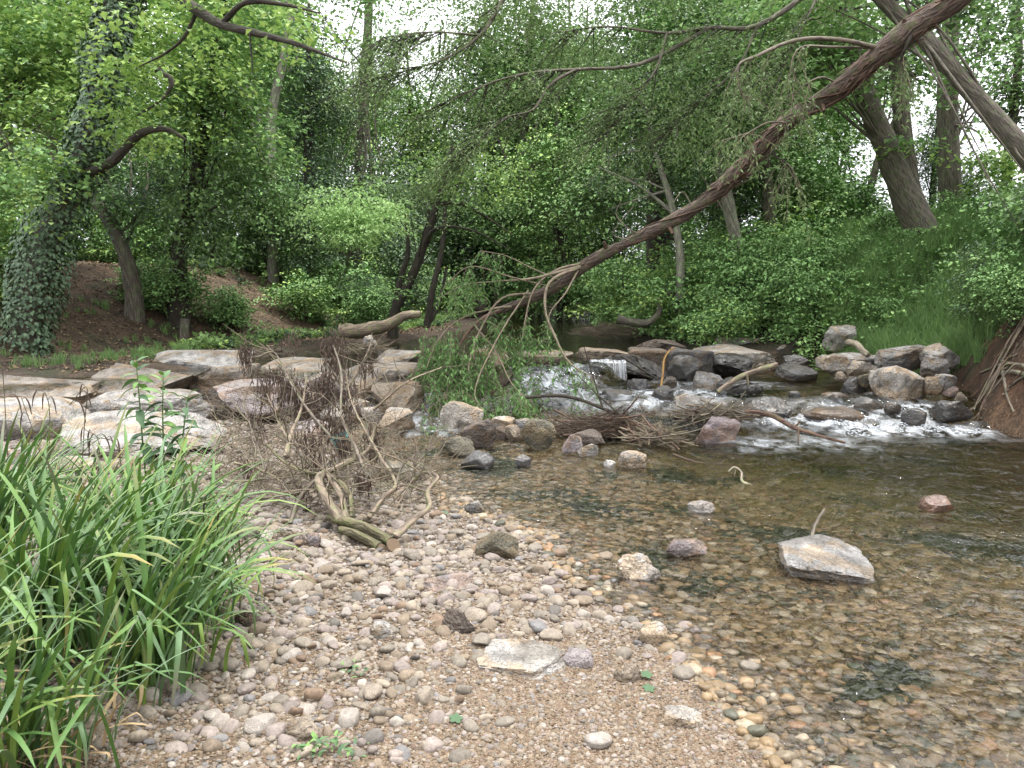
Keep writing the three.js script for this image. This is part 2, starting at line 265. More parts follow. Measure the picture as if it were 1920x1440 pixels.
function slab(x0, x1, yTop, d, h, thick, label, o = {}) { // a weir stone whose top front edge is seen at yTop
  const q = at((x0 + x1) / 2, yTop, d), sx = (x1 - x0) * perPx(d) * 1.07;
  const m = single('weir_slab', rockGeo(++rockNo + 200, sx, h, thick, { box: 14, cuts: 4, rough: 0.085, det: 15, col: 'ledge', ...o }), o.wet ? M.wetRock : M.rock, label, 'stone slab', 'stone slabs of the weir crest');
  m.position.set(q.x * (1 + thick / 2 / d), q.y - h + 0.055, q.z - thick / 2); m.rotation.y = o.turn ?? R(-0.06, 0.06); return m;
}
slab(-150, 188, 716, 8.25, 0.5, 1.1, 'long brown-faced weir slab behind the smooth pale dome boulder', { turn: 0.1 });
slab(180, 375, 703, 8.8, 0.5, 1.2, 'flat weir slab behind the upright leafy weed', { turn: 0.12 });
slab(368, 478, 697, 9.35, 0.5, 0.9, 'squarish weir block next to the dead hanging debris', { turn: 0.1 });
slab(280, 470, 670, 10.4, 0.25, 0.7, 'thin pale weathered slab lying behind the squarish weir block', { col: 'grey' });
slab(474, 640, 692, 9.65, 0.48, 1.2, 'tan weir slab half hidden by dark hanging flood debris', { turn: -0.1 });
slab(622, 800, 700, 9.3, 0.5, 1.7, 'broad buff flat weir slab beside the leafy hanging branches', { turn: 0.1 });
slab(560, 660, 712, 8.9, 0.42, 0.6, 'low tan weir block in front of the broad flat slab', { turn: -0.15 });
slab(690, 800, 668, 10.9, 0.3, 0.9, 'small cream slab at the back edge of the broad flat slab', { col: 'cream' });
slab(1080, 1190, 661, 11.9, 0.3, 0.9, 'thin tan slab across the crest above the small waterfall', { turn: 0.2, col: 'tan' });
slab(1180, 1300, 663, 11.6, 0.5, 0.9, 'dark-sided tan weir slab just beside the small waterfall', { turn: -0.12, col: 'brown' });
slab(1190, 1285, 644, 12.9, 0.28, 0.8, 'weathered brown slab tilted on the crest behind the waterfall', { turn: 0.3, col: 'brown' });
slab(1300, 1465, 662, 12.0, 0.5, 1.3, 'broad cream slab with a dark wet foot at the weir end', { turn: -0.18, col: 'cream' });
slab(1340, 1450, 640, 13.4, 0.3, 0.9, 'smooth pale slab on top of the broad cream weir slab', { col: 'pale', rough: 0.05 });
slab(1435, 1535, 641, 13.6, 0.4, 1.0, 'long buff slab where the weir meets the bushy bank', { col: 'tan' });
slab(1255, 1345, 664, 11.4, 0.55, 0.8, 'grey sloping slab between the orange stick and the broad cream slab', { col: 'slate', turn: -0.3 });
rock([885, 644, 958, 694], 'rounded tan boulder on the weir crest under the leaning trunk', { d: 10.4, col: 'tan', thick: 0.6 });
rock([958, 655, 1075, 694], 'low tan crest boulder where the cascade spills over', { d: 10.7, col: 'tan', thick: 0.7 });
rock([1140, 662, 1255, 712], 'dark wet block under the tan slab beside the waterfall', { d: 11.2, col: 'dark', wet: 1, thick: 0.7, box: 5 });
// boulders below the weir, left
rock([-60, 738, 158, 834], 'large smooth pale dome boulder beside the sedge', { col: 'pale', soft: 1, cuts: 3, rough: 0.1, thick: 1.0, turn: 0.15 });
rock([98, 776, 405, 866], 'long pale angular boulder with pitted top behind the leafy weed', { col: 'pale', cuts: 7, thick: 0.8, turn: -0.1, det: 14 });
rock([158, 722, 405, 802], 'big grey-white boulder leaning against the weir wall', { d: 7.9, col: 'pale', cuts: 5, thick: 0.7 });
rock([405, 704, 600, 792], 'pinkish white boulder behind the dead branches', { d: 8.2, col: 'pink', cuts: 5, thick: 0.8 });
rock([696, 708, 796, 800], 'brown peaked boulder against the weir wall by the rivulet', { d: 8.7, col: 'tan', cuts: 6, thick: 0.7 });
rock([672, 760, 724, 800], 'small cream rock below the brown peaked boulder', { d: 8.2, col: 'cream' });
rock([716, 764, 780, 804], 'cream block with flat slanted top at the rivulet edge', { d: 8.0, col: 'cream', box: 4 });
rock([526, 786, 625, 838], 'low pale rock among the dead branches', { d: 7.6, col: 'pink' });
rock([605, 745, 690, 800], 'pale rock behind the brown hanging flood debris', { d: 8.2, col: 'cream' });
rock([75, 826, 112, 872], 'upright pale cobble between the dome boulder and the sedge', { col: 'cream', soft: 1 });
rock([20, 838, 84, 880], 'rounded white cobble under the dome boulder', { col: 'white', soft: 1 });
rock([96, 856, 178, 892], 'flat pale cobble in front of the pitted boulder', { col: 'pale', soft: 1 });
rock([190, 860, 262, 894], 'tan cobble half hidden in the sedge tips', { col: 'tan', soft: 1 });
rock([690, 860, 800, 912], 'dark mossy boulder under the dead branches at the wet mud', { col: 'olive', wet: 1, box: 3.5 });
// group in the shallow water
rock([825, 753, 906, 812], 'cream angular boulder with a peaked top in the shallows', { col: 'cream', cuts: 8 });
rock([864, 785, 932, 842], 'rounded brown-grey boulder in front of the cream peaked one', { col: 'brown', soft: 1, cuts: 4 });
rock([824, 820, 890, 858], 'smooth olive boulder sitting low in the shallow water', { col: 'olive', soft: 1, cuts: 2 });
rock([866, 846, 926, 882], 'flat dark angular rock awash in the shallow water', { col: 'slate', wet: 1, cuts: 7 });
rock([921, 779, 968, 808], 'cream block resting behind the row of shallow rocks', { d: 7.9, col: 'cream', box: 4 });
rock([928, 800, 957, 826], 'little brown stone wedged between the shallow rocks', { col: 'brown' });
rock([948, 797, 986, 830], 'orange-tan wedge rock beside the triangular one', { col: 'tan' });
rock([963, 784, 994, 810], 'small grey round rock against the twig pile', { d: 7.9, col: 'grey', soft: 1 });
rock([976, 784, 1042, 846], 'tan triangular boulder with a sharp peak', { col: 'olive', cuts: 8, box: 2.2 });
rock([966, 854, 996, 876], 'small dark pointed stone in the shallow water', { col: 'slate', wet: 1 });
rock([1054, 815, 1092, 852], 'greyish pink stone standing at the twig pile edge', { col: 'lilac' });
rock([1082, 832, 1120, 858], 'pale flat stone in front of the greyish pink one', { col: 'pale' });
rock([1074, 804, 1135, 838], 'smooth dark brown boulder tucked under the twig pile', { d: 7.4, col: 'brown', soft: 1 });
rock([1158, 845, 1214, 882], 'cream stone caught under the bleached twigs', { col: 'cream' });
rock([1132, 864, 1154, 879], 'tiny white stone beside the cream stone under twigs', { col: 'white' });
// cascade and rapids
for (const [b, l, o] of [
  [[1255, 664, 1318, 716], 'dark grey wet boulder beside the orange stick', { d: 10.8, col: 'slate' }],
  [[1300, 694, 1356, 738], 'grey rough boulder where two currents split', { d: 10.0, col: 'grey', wet: 0 }],
  [[1340, 706, 1432, 746], 'low dark wet rock carrying a slanting branch', { d: 9.7, col: 'dark' }],
  [[1262, 738, 1362, 784], 'flat grey rock under the end of the twig pile', { d: 8.6, col: 'grey', wet: 0, box: 4 }],
  [[1298, 778, 1380, 846], 'angular dark reddish rock below the twig pile', { d: 7.6, col: 'purple', box: 3.5 }],
  [[1395, 742, 1482, 786], 'black wet rock beside the left rapids', { d: 8.6, col: 'dark' }],
  [[1320, 660, 1400, 706], 'black wet boulder under the broad cream slab', { d: 11.4, col: 'dark', thick: 0.6 }],
  [[1452, 680, 1530, 712], 'low grey wet rock in the upper pool', { d: 10.9, col: 'slate' }],
  [[1468, 664, 1512, 690], 'dark pointed rock by the weir end', { d: 11.6, col: 'dark' }],
  [[1505, 762, 1608, 796], 'broad brown rock washed over by the rapids', { col: 'brown', soft: 1 }],
  [[1600, 744, 1656, 772], 'rounded dark rock in the upper rapids', { d: 8.9, col: 'slate', soft: 1 }],
  [[1690, 764, 1734, 792], 'dark rounded rock amid the white foam', { d: 8.3, col: 'dark', soft: 1 }],
  [[1658, 752, 1688, 774], 'small black rock between foam streaks', { d: 8.7, col: 'dark', soft: 1 }],
  [[1478, 732, 1502, 748], 'small black stone at the head of the rapids', { d: 9.4, col: 'dark', soft: 1 }],
  [[1540, 734, 1590, 756], 'wet brown stone under the rapids crest', { d: 9.4, col: 'brown', soft: 1 }],
  [[1620, 733, 1660, 752], 'dark flat stone beside the square brown boulder', { d: 9.5, col: 'slate' }],
  [[1750, 748, 1822, 786], 'black flat-topped wet boulder below the soil bank', { d: 8.4, col: 'dark', box: 4 }],
  [[1575, 704, 1634, 742], 'smooth black boulder below the cream boulders', { d: 9.9, col: 'dark', soft: 1 }],
  [[982, 698, 1052, 738], 'dark wet rock under the head of the cascade', { d: 10.2, col: 'slate' }],
  [[1060, 716, 1116, 752], 'dark wet hump splitting the cascade', { d: 9.9, col: 'dark', soft: 1 }],
  [[1128, 728, 1192, 766], 'smooth wet rock half under the cascade foam', { d: 9.5, col: 'slate', soft: 1 }],
  [[1084, 686, 1130, 712], 'black wet stone between the cascade and the small fall', { d: 10.9, col: 'dark' }],
  [[1006, 748, 1066, 780], 'dark low stone at the foot of the cascade', { d: 9.1, col: 'dark' }],
  [[1222, 722, 1262, 752], 'dark stone between the cascade and the grey flat rock', { d: 9.2, col: 'dark' }],
  [[1175, 708, 1222, 735], 'brown wet stone in the foam below the waterfall', { d: 10.2, col: 'slate' }],
  [[1240, 706, 1268, 724], 'brown rounded stone beside the orange stick foot', { d: 10.2, col: 'brown' }],
]) rock(b, l, { wet: 1, ...o });
// right bank
rock([1534, 662, 1604, 706], 'cream boulder with flat top and dark wet foot at the bank', { d: 10.4, col: 'cream', box: 3.4 });
rock([1584, 674, 1648, 712], 'low cream rock between the flat-topped and the grey boulder', { d: 10.2, col: 'cream' });
rock([1644, 643, 1740, 694], 'large grey faceted boulder on the bank', { d: 10.5, col: 'grey', cuts: 8 });
rock([1728, 642, 1798, 690], 'pale slanting boulder against the soil bank', { d: 10.3, col: 'pale', cuts: 7 });
rock([1720, 668, 1772, 710], 'grey wedge-shaped boulder below the pale slanting one', { d: 9.9, col: 'grey', cuts: 7 });
rock([1636, 680, 1736, 764], 'big cream boulder with a hollow and square brown side', { d: 9.3, col: 'cream', box: 4, thick: 0.6 });
rock([1608, 698, 1662, 724], 'small olive rock under the low cream rock', { d: 9.8, col: 'olive' });
rock([1566, 696, 1586, 714], 'little reddish cobble under the flat-topped cream boulder', { d: 10, col: 'tan', soft: 1 });
rock([1550, 660, 1650, 690], 'thin white stone behind the bank boulders', { d: 11, col: 'white' });
for (const [b, l, c] of [[[1734, 706, 1768, 736], 'tan cobble beside the square brown boulder side', 'tan'], [[1752, 700, 1792, 730], 'grey cobble at the foot of the grey wedge boulder', 'grey'], [[1764, 722, 1794, 742], 'lilac cobble on the mud below the roots', 'lilac'], [[1784, 734, 1812, 760], 'golden round cobble on the mud below the roots', 'tan']]) rock(b, l, { d: 9.3, col: c, soft: 1, name: 'cobble' });
rock([1542, 608, 1606, 655], 'angular pale boulder leaning at the grassy bank', { d: 12.6, col: 'pale', cuts: 8 });
rock([1545, 596, 1618, 616], 'flat pale stone on the path above the weir end', { d: 14, col: 'pale', box: 4 });
rock([1600, 606, 1650, 628], 'pale slab half sunk in grass behind the angular boulder', { d: 13.2, col: 'pale', box: 5 });
rock([1628, 582, 1690, 612], 'rounded grey boulder at the top of the grassy bank edge', { d: 13.6, col: 'grey' });
rock([1450, 646, 1482, 668], 'pale round stone sitting at the end of the weir', { d: 12.8, col: 'pale', soft: 1 });
// stones of the gravel bar and the near shallows
rock([892, 998, 972, 1052], 'olive wedge stone at the water edge', { col: 'olive', cuts: 7, box: 3 });
rock([1158, 1040, 1238, 1092], 'white crumpled rock standing in the shallow water', { col: 'white', cuts: 9, rough: 0.25 });
rock([1242, 1008, 1324, 1048], 'flat purple rock beside the white crumpled one', { col: 'purple', cuts: 6 });
rock([1462, 1008, 1632, 1084], 'large flat speckled rock propped in the stream', { col: 'grey', cuts: 5, box: 5, rough: 0.14, det: 14, thick: 0.5, h: 0.1, turn: -0.3 }).rotation.x = 0.14;
rock([828, 1144, 892, 1194], 'dark brown angular stone on the gravel', { col: 'brown', cuts: 6, box: 3 });
rock([882, 1164, 1052, 1276], 'pale pinkish flat slab bedded in the gravel', { col: 'pale', box: 4, cuts: 5, thick: 0.36, h: 0.035, sink: 0.06, det: 14, turn: -0.75 });
rock([782, 1060, 890, 1116], 'lilac flat stone bedded in the pebbles', { col: 'lilac', box: 3.4, thick: 0.22, h: 0.05, sink: 0.06 });
rock([1056, 1220, 1112, 1262], 'rounded pink stone beside the flat slab', { col: 'pink', soft: 1, cuts: 2 });
rock([1198, 1170, 1250, 1214], 'rounded cream stone at the water edge', { col: 'cream', soft: 1, cuts: 2 });
rock([1152, 1246, 1204, 1290], 'pinkish tan stone near the fallen green leaves', { col: 'tan', soft: 1, cuts: 3 });
rock([1238, 1330, 1316, 1376], 'pale orange stone on the fine gravel', { col: 'cream', cuts: 4 });
rock([694, 1168, 742, 1206], 'smooth pale oval stone on the gravel', { col: 'pale', soft: 1, cuts: 1 });
rock([536, 1354, 606, 1408], 'big rounded tan stone beside the small weeds', { col: 'tan', soft: 1, cuts: 2 });
rock([428, 978, 484, 1016], 'rounded tan-grey stone at the edge of the sedge', { col: 'olive', soft: 1, cuts: 3 });
rock([520, 988, 566, 1020], 'pale rounded stone near the mossy log', { col: 'pale', soft: 1, cuts: 2 });
rock([560, 998, 602, 1030], 'lilac rounded stone near the mossy log', { col: 'lilac', soft: 1, cuts: 2 });
rock([1290, 940, 1338, 962], 'pale flat stone just above the stream surface', { col: 'white' });
rock([872, 940, 906, 962], 'grey stone at the edge of the wet mud', { col: 'grey', soft: 1 });
rock([440, 1145, 492, 1190], 'brown round stone at the sedge roots', { col: 'brown', soft: 1, cuts: 2 });
rock([1725, 930, 1790, 962], 'reddish rock barely breaking the stream surface', { col: 'rust', wet: 1 });

// ---------- pebbles and gravel ----------
{
  const variants = [], shapes = [[1, 0.62, 0.8], [1, 0.5, 0.72], [1, 0.7, 0.85], [1, 0.42, 0.66], [1, 0.55, 0.9], [1, 0.66, 0.62]];
  const pebbleGeo = (k, det) => { const g = rockGeo(900 + k, ...[shapes[k % 6][0], shapes[k % 6][1], shapes[k % 6][2]], { soft: 1, cuts: 2 + (k % 3), rough: 0.13, det, box: 2.3 }); g.deleteAttribute('color'); g.translate(0, -shapes[k % 6][1] / 2, 0); return g; };
  for (let k = 0; k < 6; k++) variants.push(pebbleGeo(k, 5));
  const cols = { 'pale cream': [0.5, 0.43, 0.34], 'pinkish grey': [0.47, 0.4, 0.38], 'bluish grey': [0.33, 0.34, 0.37], 'tan': [0.42, 0.33, 0.23], 'orange-brown': [0.37, 0.25, 0.16], 'dark grey': [0.26, 0.245, 0.23], 'white': [0.6, 0.56, 0.52], 'sandy grey': [0.4, 0.36, 0.3] };
  const names = Object.keys(cols), weight = [0, 0, 0, 0, 1, 1, 1, 1, 2, 3, 3, 4, 6, 7, 7, 7, 0, 1, 3, 6, 5, 7];
  const mats = names.map((n) => std({ color: rgb(...calm(cols[n]).map((v, i) => v * [1.14, 1.06, 1.0][i])), map: pebbleC, roughness: 0.82, bumpMap: pebbleC, bumpScale: 0.004 }));
  const placed = [], cell = new Map(), key = (x, z) => `${Math.floor(x / 0.15)},${Math.floor(z / 0.15)}`;
  const free = (x, z, r) => { for (let i = -1; i <= 1; i++) for (let j = -1; j <= 1; j++) for (const q of cell.get(key(x + i * 0.15, z + j * 0.15)) ?? []) if (Math.hypot(x - q[0], z - q[1]) < (r + q[2]) * 0.8) return false; return true; };
  reseed(4242);
  let made = 0;
  for (let tries = 0; tries < 6000 && made < 300; tries++) {
    const d = R(2.3, 6.4), s = Math.pow(rnd(), 0.8) * 2.3 - 0.35, x = edgeX(d) - s, r = R(0.026, 0.064) * (0.75 + 0.12 * d * 0.35);
    if (d < 3.0 && x > -0.3 && rnd() < 0.8) continue;
    if (x < -0.62 * d - 0.1 || !free(x, -d, r)) continue;
    const g = Math.floor(rnd() * 6), c = weight[Math.floor(rnd() * weight.length)];
    const m = single('pebble', variants[g], mats[c], `rounded ${names[c]} pebble lying loose on the gravel bar`, 'pebble', 'pebbles on the gravel bar');
    m.scale.set(r * 2, r * R(1.4, 2), r * 2); m.position.set(x, heightAt(x, -d) + r * 0.32, -d); m.rotation.set(R(-0.25, 0.25), R(0, 6.28), R(-0.25, 0.25)); made++;
    const k = key(x, -d); if (!cell.has(k)) cell.set(k, []); cell.get(k).push([x, -d, r]);
  }
  const gm = std({ color: 0xffffff, map: pebbleC, roughness: 0.85 }), wm = std({ color: 0xffffff, map: pebbleC, roughness: 0.55 });
  function scatter(name, label, count, det, size, where, tint, mat) {
    const geos = [0, 1, 2].map((k) => pebbleGeo(k + 6, det)), per = Math.floor(count / 3), mtx = new THREE.Matrix4(), q = new THREE.Quaternion(), e = new THREE.Euler(), col = new THREE.Color(), root = new THREE.Group();
    root.name = numbered(name); root.userData = { kind: 'stuff', label, category: 'gravel' }; scene.add(root);
    geos.forEach((g) => {
      const im = new THREE.InstancedMesh(g, mat, per); im.name = 'stones'; im.castShadow = im.receiveShadow = true; im.userData.kind = 'stuff'; let n = 0;
      for (let t = 0; t < per * 8 && n < per; t++) {
        const p = where(); if (!p) continue; const r = size(p);
        e.set(R(-0.5, 0.5), R(0, 6.28), R(-0.5, 0.5)); q.setFromEuler(e);
        mtx.compose(V(p[0], heightAt(p[0], p[1]) + r * R(-0.4, 0.4), p[1]), q, V(r * 2, r * R(1.4, 2.1), r * 2)); im.setMatrixAt(n, mtx);
        const c = tint(p), v = R(0.75, 1.2) * (mat === gm && edgeX(-p[1]) - p[0] + 0.25 * N(p[0] * 4, p[1] * 4) < 0.03 ? 0.72 : 1); col.setRGB(c[0] * v, c[1] * v, c[2] * v); im.setColorAt(n, col); n++;
      }
      im.count = n; root.add(im);
    });
  }
  const anyCol = () => calm(cols[names[weight[Math.floor(rnd() * weight.length)]]]).map((v, i) => v * [1.1, 1.02, 0.95][i]), bar = (s0, s1, d0, d1, pw) => () => { const d = R(d0, d1), s = s0 + Math.pow(rnd(), pw) * (s1 - s0), x = edgeX(d) - s; return Math.abs(x) < 0.66 * d + 0.4 ? [x, -d] : null; };
  const coarse = (p) => smooth(0.1, -0.5, p[0] - 0.2 * N(p[0] * 3, p[1] * 3)) + smooth(2.9, 3.4, -p[1]);
  const A = bar(-0.3, 3.4, 2.2, 8.2, 0.9);
  scatter('gravel', 'mixed rounded gravel covering the bar between larger pebbles', 15500, 2, () => 0.009 + 0.031 * Math.pow(rnd(), 2.4), () => { const p = A(); return p && rnd() < coarse(p) ? p : null; }, anyCol, gm);
  scatter('small_gravel', 'small gravel filling gaps between pebbles', 42000, 1, () => R(0.006, 0.013), bar(-0.25, 3, 2.1, 7, 0.9), anyCol, gm);
  const warm = () => { const c = anyCol(); return [c[0] * 0.78, c[1] * 0.68, c[2] * 0.56]; };
  scatter('fine_gravel', 'fine brown gravel at the end of the bar', 90000, 1, () => R(0.003, 0.0075), () => { const d = R(2.1, 3.9), x = R(-1.4, edgeX(d) + 0.25); return rnd() < (x > -0.4 ? 1 : 0.3) * (d < 3.1 ? 1 : 0.35) ? [x, -d] : null; }, warm, gm);
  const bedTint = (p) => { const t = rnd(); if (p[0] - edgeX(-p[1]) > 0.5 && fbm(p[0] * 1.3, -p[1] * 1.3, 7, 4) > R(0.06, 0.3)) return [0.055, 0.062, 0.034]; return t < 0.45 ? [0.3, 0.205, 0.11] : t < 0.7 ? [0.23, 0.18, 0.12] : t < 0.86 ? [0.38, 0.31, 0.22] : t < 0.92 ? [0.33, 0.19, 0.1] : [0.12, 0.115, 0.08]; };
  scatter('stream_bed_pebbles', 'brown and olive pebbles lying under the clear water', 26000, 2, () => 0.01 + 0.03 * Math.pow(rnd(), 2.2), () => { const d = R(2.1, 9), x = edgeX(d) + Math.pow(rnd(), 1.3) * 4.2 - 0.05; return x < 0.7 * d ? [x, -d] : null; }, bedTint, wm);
}

// ---------- foliage ----------
const PAL = { bright: [[0.365, 0.501, 0.130], [0.170, 0.311, 0.076]], lime: [[0.410, 0.590, 0.218], [0.250, 0.416, 0.141]], mid: [[0.206, 0.329, 0.095], [0.105, 0.189, 0.061]], fresh: [[0.230, 0.398, 0.123], [0.127, 0.242, 0.080]], dark: [[0.114, 0.174, 0.076], [0.062, 0.112, 0.048]], blue: [[0.175, 0.261, 0.146], [0.094, 0.156, 0.092]], ivy: [[0.103, 0.165, 0.079], [0.043, 0.086, 0.040]], willow: [[0.245, 0.330, 0.136], [0.125, 0.199, 0.077]], dry: [[0.26, 0.185, 0.11], [0.15, 0.1, 0.06]], grass: [[0.208, 0.346, 0.104], [0.125, 0.225, 0.071]] };
const tone = (p) => { const t = rnd(), v = R(0.8, 1.2), [a, b] = PAL[p]; return [0, 1, 2].map((i) => mix(a[i], b[i], t) * v); };
const tmpD = V(0, 0, 0), tmpU = V(0, 0, 0);
function spray(b, c, radius, count, len, wid, pal, { flat = 0.32, droop = 0.25, tilt = 0.55 } = {}) { // one clump of leaves round a twig end
  const lean = V(gauss() * 0.35, 1, gauss() * 0.35).normalize();
  for (let k = 0; k < count; k++) {
    const a = R(0, 6.283), r = Math.sqrt(rnd()) * radius, x = Math.cos(a) * r, z = Math.sin(a) * r, y = gauss() * radius * flat - (x * lean.x + z * lean.z) - droop * r * r / radius;
    tmpD.set(x / radius + gauss() * 0.7, gauss() * 0.35 - droop * 1.2, z / radius + gauss() * 0.7).normalize(); tmpU.set(gauss() * tilt, 1, gauss() * tilt).normalize();
    const s = R(0.5, 1.35);
    b.leaf(V(c.x + x, c.y + y, c.z + z), tmpD, tmpU, len * s, wid * s, tone(pal));
  }
}
function crown(b, c, r, clumps, per, len, wid, pal, o = {}) {
  const ends = [], off = R(0, 50), gap = o.gap ?? 0.2;
  for (let k = 0; k < clumps; k++) {
    const q = V(gauss(), gauss() + (o.up ?? 0.15), gauss()).normalize(), lobe = 0.72 + 0.75 * N(q.x * 1.9 + off, q.y * 1.9, q.z * 1.9 + off), e = lobe * Math.pow(rnd(), 0.38);
    const p = V(c.x + q.x * r[0] * e, c.y + q.y * r[1] * e, c.z + q.z * r[2] * e);
    if (fbm(p.x * 0.9 + off, p.y * 0.9, p.z * 0.9, 2) < -gap) continue;
    spray(b, p, (o.spray ?? 0.45) * R(0.7, 1.3), per, len, wid, pal2(pal), o); ends.push(p);
  }
  return ends;
}
const pal2 = (p) => Array.isArray(p) ? pick(p) : p;
function limbs(b, from, ends, n, r0) { // limbs from points along the trunk to some of the clumps
  for (let k = 0; k < n && ends.length; k++) {
    const e = pick(ends), f = from[Math.min(from.length - 1, Math.floor(rnd() * from.length))], m = V((f.x + e.x) / 2 + gauss() * 0.3, (f.y + e.y) / 2 + R(-0.1, 0.4), (f.z + e.z) / 2 + gauss() * 0.3);
    const r = r0 * R(0.5, 1); b.tube([f, m, e], [r, r * 0.6, r * 0.15], 5, 4);
  }
}
// trunk: [x, y, z, radius] rows in metres from the base; crowns: [[centre], [radii], clumps, leaves, length, width, palette, options]
function tree(name, label, base, trunk, bark, crowns, { n = 10, r = 0.05, group, category = 'tree', stems = [], from = 0.4, sides = 9, leaf = M.leaf } = {}) {
  const drop = base.y - heightAt(base.x, base.z); if (drop > 0.02 || base.y > heightAt(base.x, base.z) - 0.1) trunk = [[trunk[0][0] * 1.0, trunk[0][1] - Math.max(drop, 0) - 0.25, trunk[0][2], trunk[0][3] * 1.25], ...trunk];
  const t = thing(name, label, category, base, group), tb = new GB(), pts = trunk.map((q) => V(q[0], q[1], q[2]));
  const curve = tb.tube(pts, trunk.map((q) => q[3]), sides, 5, 0.08), along = []; for (let k = 0; k < 8; k++) along.push(curve.getPoint(from + (1 - from) * k / 8));
  for (const s of stems) tb.tube(s.map((q) => V(q[0], q[1], q[2])), s.map((q) => q[3]), 6, 5, 0.08);
  const cb = new GB(); let ends = [];
  for (const c of crowns) ends = ends.concat(crown(cb, V(...c[0]), c[1], ...c.slice(2)));
  limbs(tb, along, ends, n, r);
  tb.build('trunk', bark, t); cb.build('crown', leaf, t, true); return t;
}
function copyOf(o, pos, turn, s, label, group) { const c = o.clone(); c.name = numbered(o.name.replace(/_\d{3}$/, '')); c.position.copy(pos); c.rotation.y = turn; c.scale.set(s * R(0.9, 1.1), s * R(0.9, 1.15), s * R(0.9, 1.1)); c.userData = { ...o.userData }; if (label) c.userData.label = label; if (group) c.userData.group = group; scene.add(c); return c; }
// trunk rows from photo directions, relative to the first point
const rows = (list) => { const p = list.map(([x, y, d]) => at(x, y, d)), o = p[0].clone(); return [o, p.map((q, i) => [q.x - o.x, q.y - o.y, q.z - o.z, list[i][3]])]; };
const rel = (o, px, py, d) => { const q = at(px, py, d); return [q.x - o.x, q.y - o.y, q.z - o.z]; };

// --- trees that stand out ---
{ // ivy-clad leaning tree on the left bank
  reseed(101);
  const list = [[40, 690, 11, 0.22], [62, 560, 11, 0.19], [88, 450, 11, 0.17], [150, 320, 11, 0.16], [183, 190, 11, 0.15], [202, 90, 11, 0.145], [224, -30, 11, 0.14], [250, -220, 11, 0.12]];
  const [o, tr] = rows(list), t = thing('ivy_clad_tree', 'leaning tree trunk thickly wrapped in dark ivy on the left bank', 'tree', o), tb = new GB(), c = tb.tube(tr.map((q) => V(q[0], q[1], q[2])), tr.map((q) => q[3]), 10, 6, 0.1);
  tb.build('trunk', M.greyBark, t);
  for (const [l, r] of [[[[238, 112, 11], [275, 122, 10.8], [322, 152, 10.6], [305, 185, 10.5], [258, 216, 10.4]], [0.06, 0.045, 0.035, 0.02, 0.012]], [[[150, 330, 11], [215, 300, 10.6], [262, 252, 10.4], [312, 242, 10.3], [350, 262, 10.3]], [0.08, 0.06, 0.05, 0.035, 0.012]], [[[232, -90, 11], [340, -4, 9.8], [415, 46, 9.3], [480, 62, 9], [560, 84, 8.7], [650, 118, 8.4]], [0.09, 0.07, 0.05, 0.04, 0.025, 0.008]], [[[415, 46, 9.3], [460, 5, 9.1], [530, 8, 9], [600, 25, 8.8]], [0.035, 0.03, 0.022, 0.008]], [[[370, 20, 9.6], [345, 70, 9.6], [310, 100, 9.7], [260, 125, 9.8]], [0.025, 0.02, 0.014, 0.006]], [[[468, 60, 9], [472, 110, 9], [474, 140, 9]], [0.012, 0.008, 0.004]]]) { const g = new GB(o); g.tube(l.map((q) => at(...q)), r, 7, 5, 0.12); g.build('limb', M.darkBark, t); }
  const iv = new GB();
  for (let k = 0; k < 13000; k++) {
    const s = rnd(), p = c.getPoint(s), a = R(0, 6.283), thick = 0.1 + 0.16 * (0.5 + N(s * 9, Math.cos(a), Math.sin(a))) + (s < 0.35 ? 0.12 : 0), rr = 0.13 + thick * Math.sqrt(rnd());
    tmpD.set(Math.cos(a) * 0.5 + gauss() * 0.5, -0.8, Math.sin(a) * 0.5 + gauss() * 0.5).normalize(); tmpU.set(Math.cos(a) + gauss() * 0.4, 0.5, Math.sin(a) + gauss() * 0.4).normalize();
    const z = R(0.035, 0.075); iv.leaf(V(p.x + Math.cos(a) * rr, p.y + gauss() * 0.06, p.z + Math.sin(a) * rr), tmpD, tmpU, z, z * 0.85, tone('ivy'), 0.12);
  }
  iv.build('ivy_leaves', M.ivy, t, true);
  const cb = new GB(); crown(cb, V(...rel(o, 380, 60, 9.6)), [1.9, 0.9, 1.3], 60, 26, 0.085, 0.07, 'bright', { spray: 0.4, gap: 0.05 }); crown(cb, V(...rel(o, 250, 200, 10.4)), [0.9, 0.8, 0.6], 36, 24, 0.08, 0.065, 'bright', { spray: 0.3 }); crown(cb, V(...rel(o, 60, 330, 10.5)), [1.0, 0.9, 0.7], 40, 24, 0.08, 0.065, ['bright', 'fresh'], { spray: 0.32 });
  cb.build('crown', M.leaf, t, true);
}
reseed(111);
{ const [o, tr] = rows([[-180, 600, 13, 0.17], [-120, 400, 13, 0.15], [-60, 150, 13, 0.12], [0, -150, 13, 0.08]]); tree('maple_tree', 'bright yellow-green leafy tree behind the ivy-clad trunk', o, tr, M.greyBark, [[rel(o, 60, 140, 12.6), [2.2, 2.1, 1.5], 210, 30, 0.1, 0.085, ['bright', 'bright', 'fresh'], { spray: 0.5 }], [rel(o, -10, 400, 12), [1.2, 1.4, 1], 80, 28, 0.09, 0.075, ['fresh', 'bright'], { spray: 0.4 }], [rel(o, 230, 40, 13), [1.8, 1.4, 1.5], 110, 28, 0.1, 0.085, 'bright', { spray: 0.5 }]], { n: 22, r: 0.04 }); }
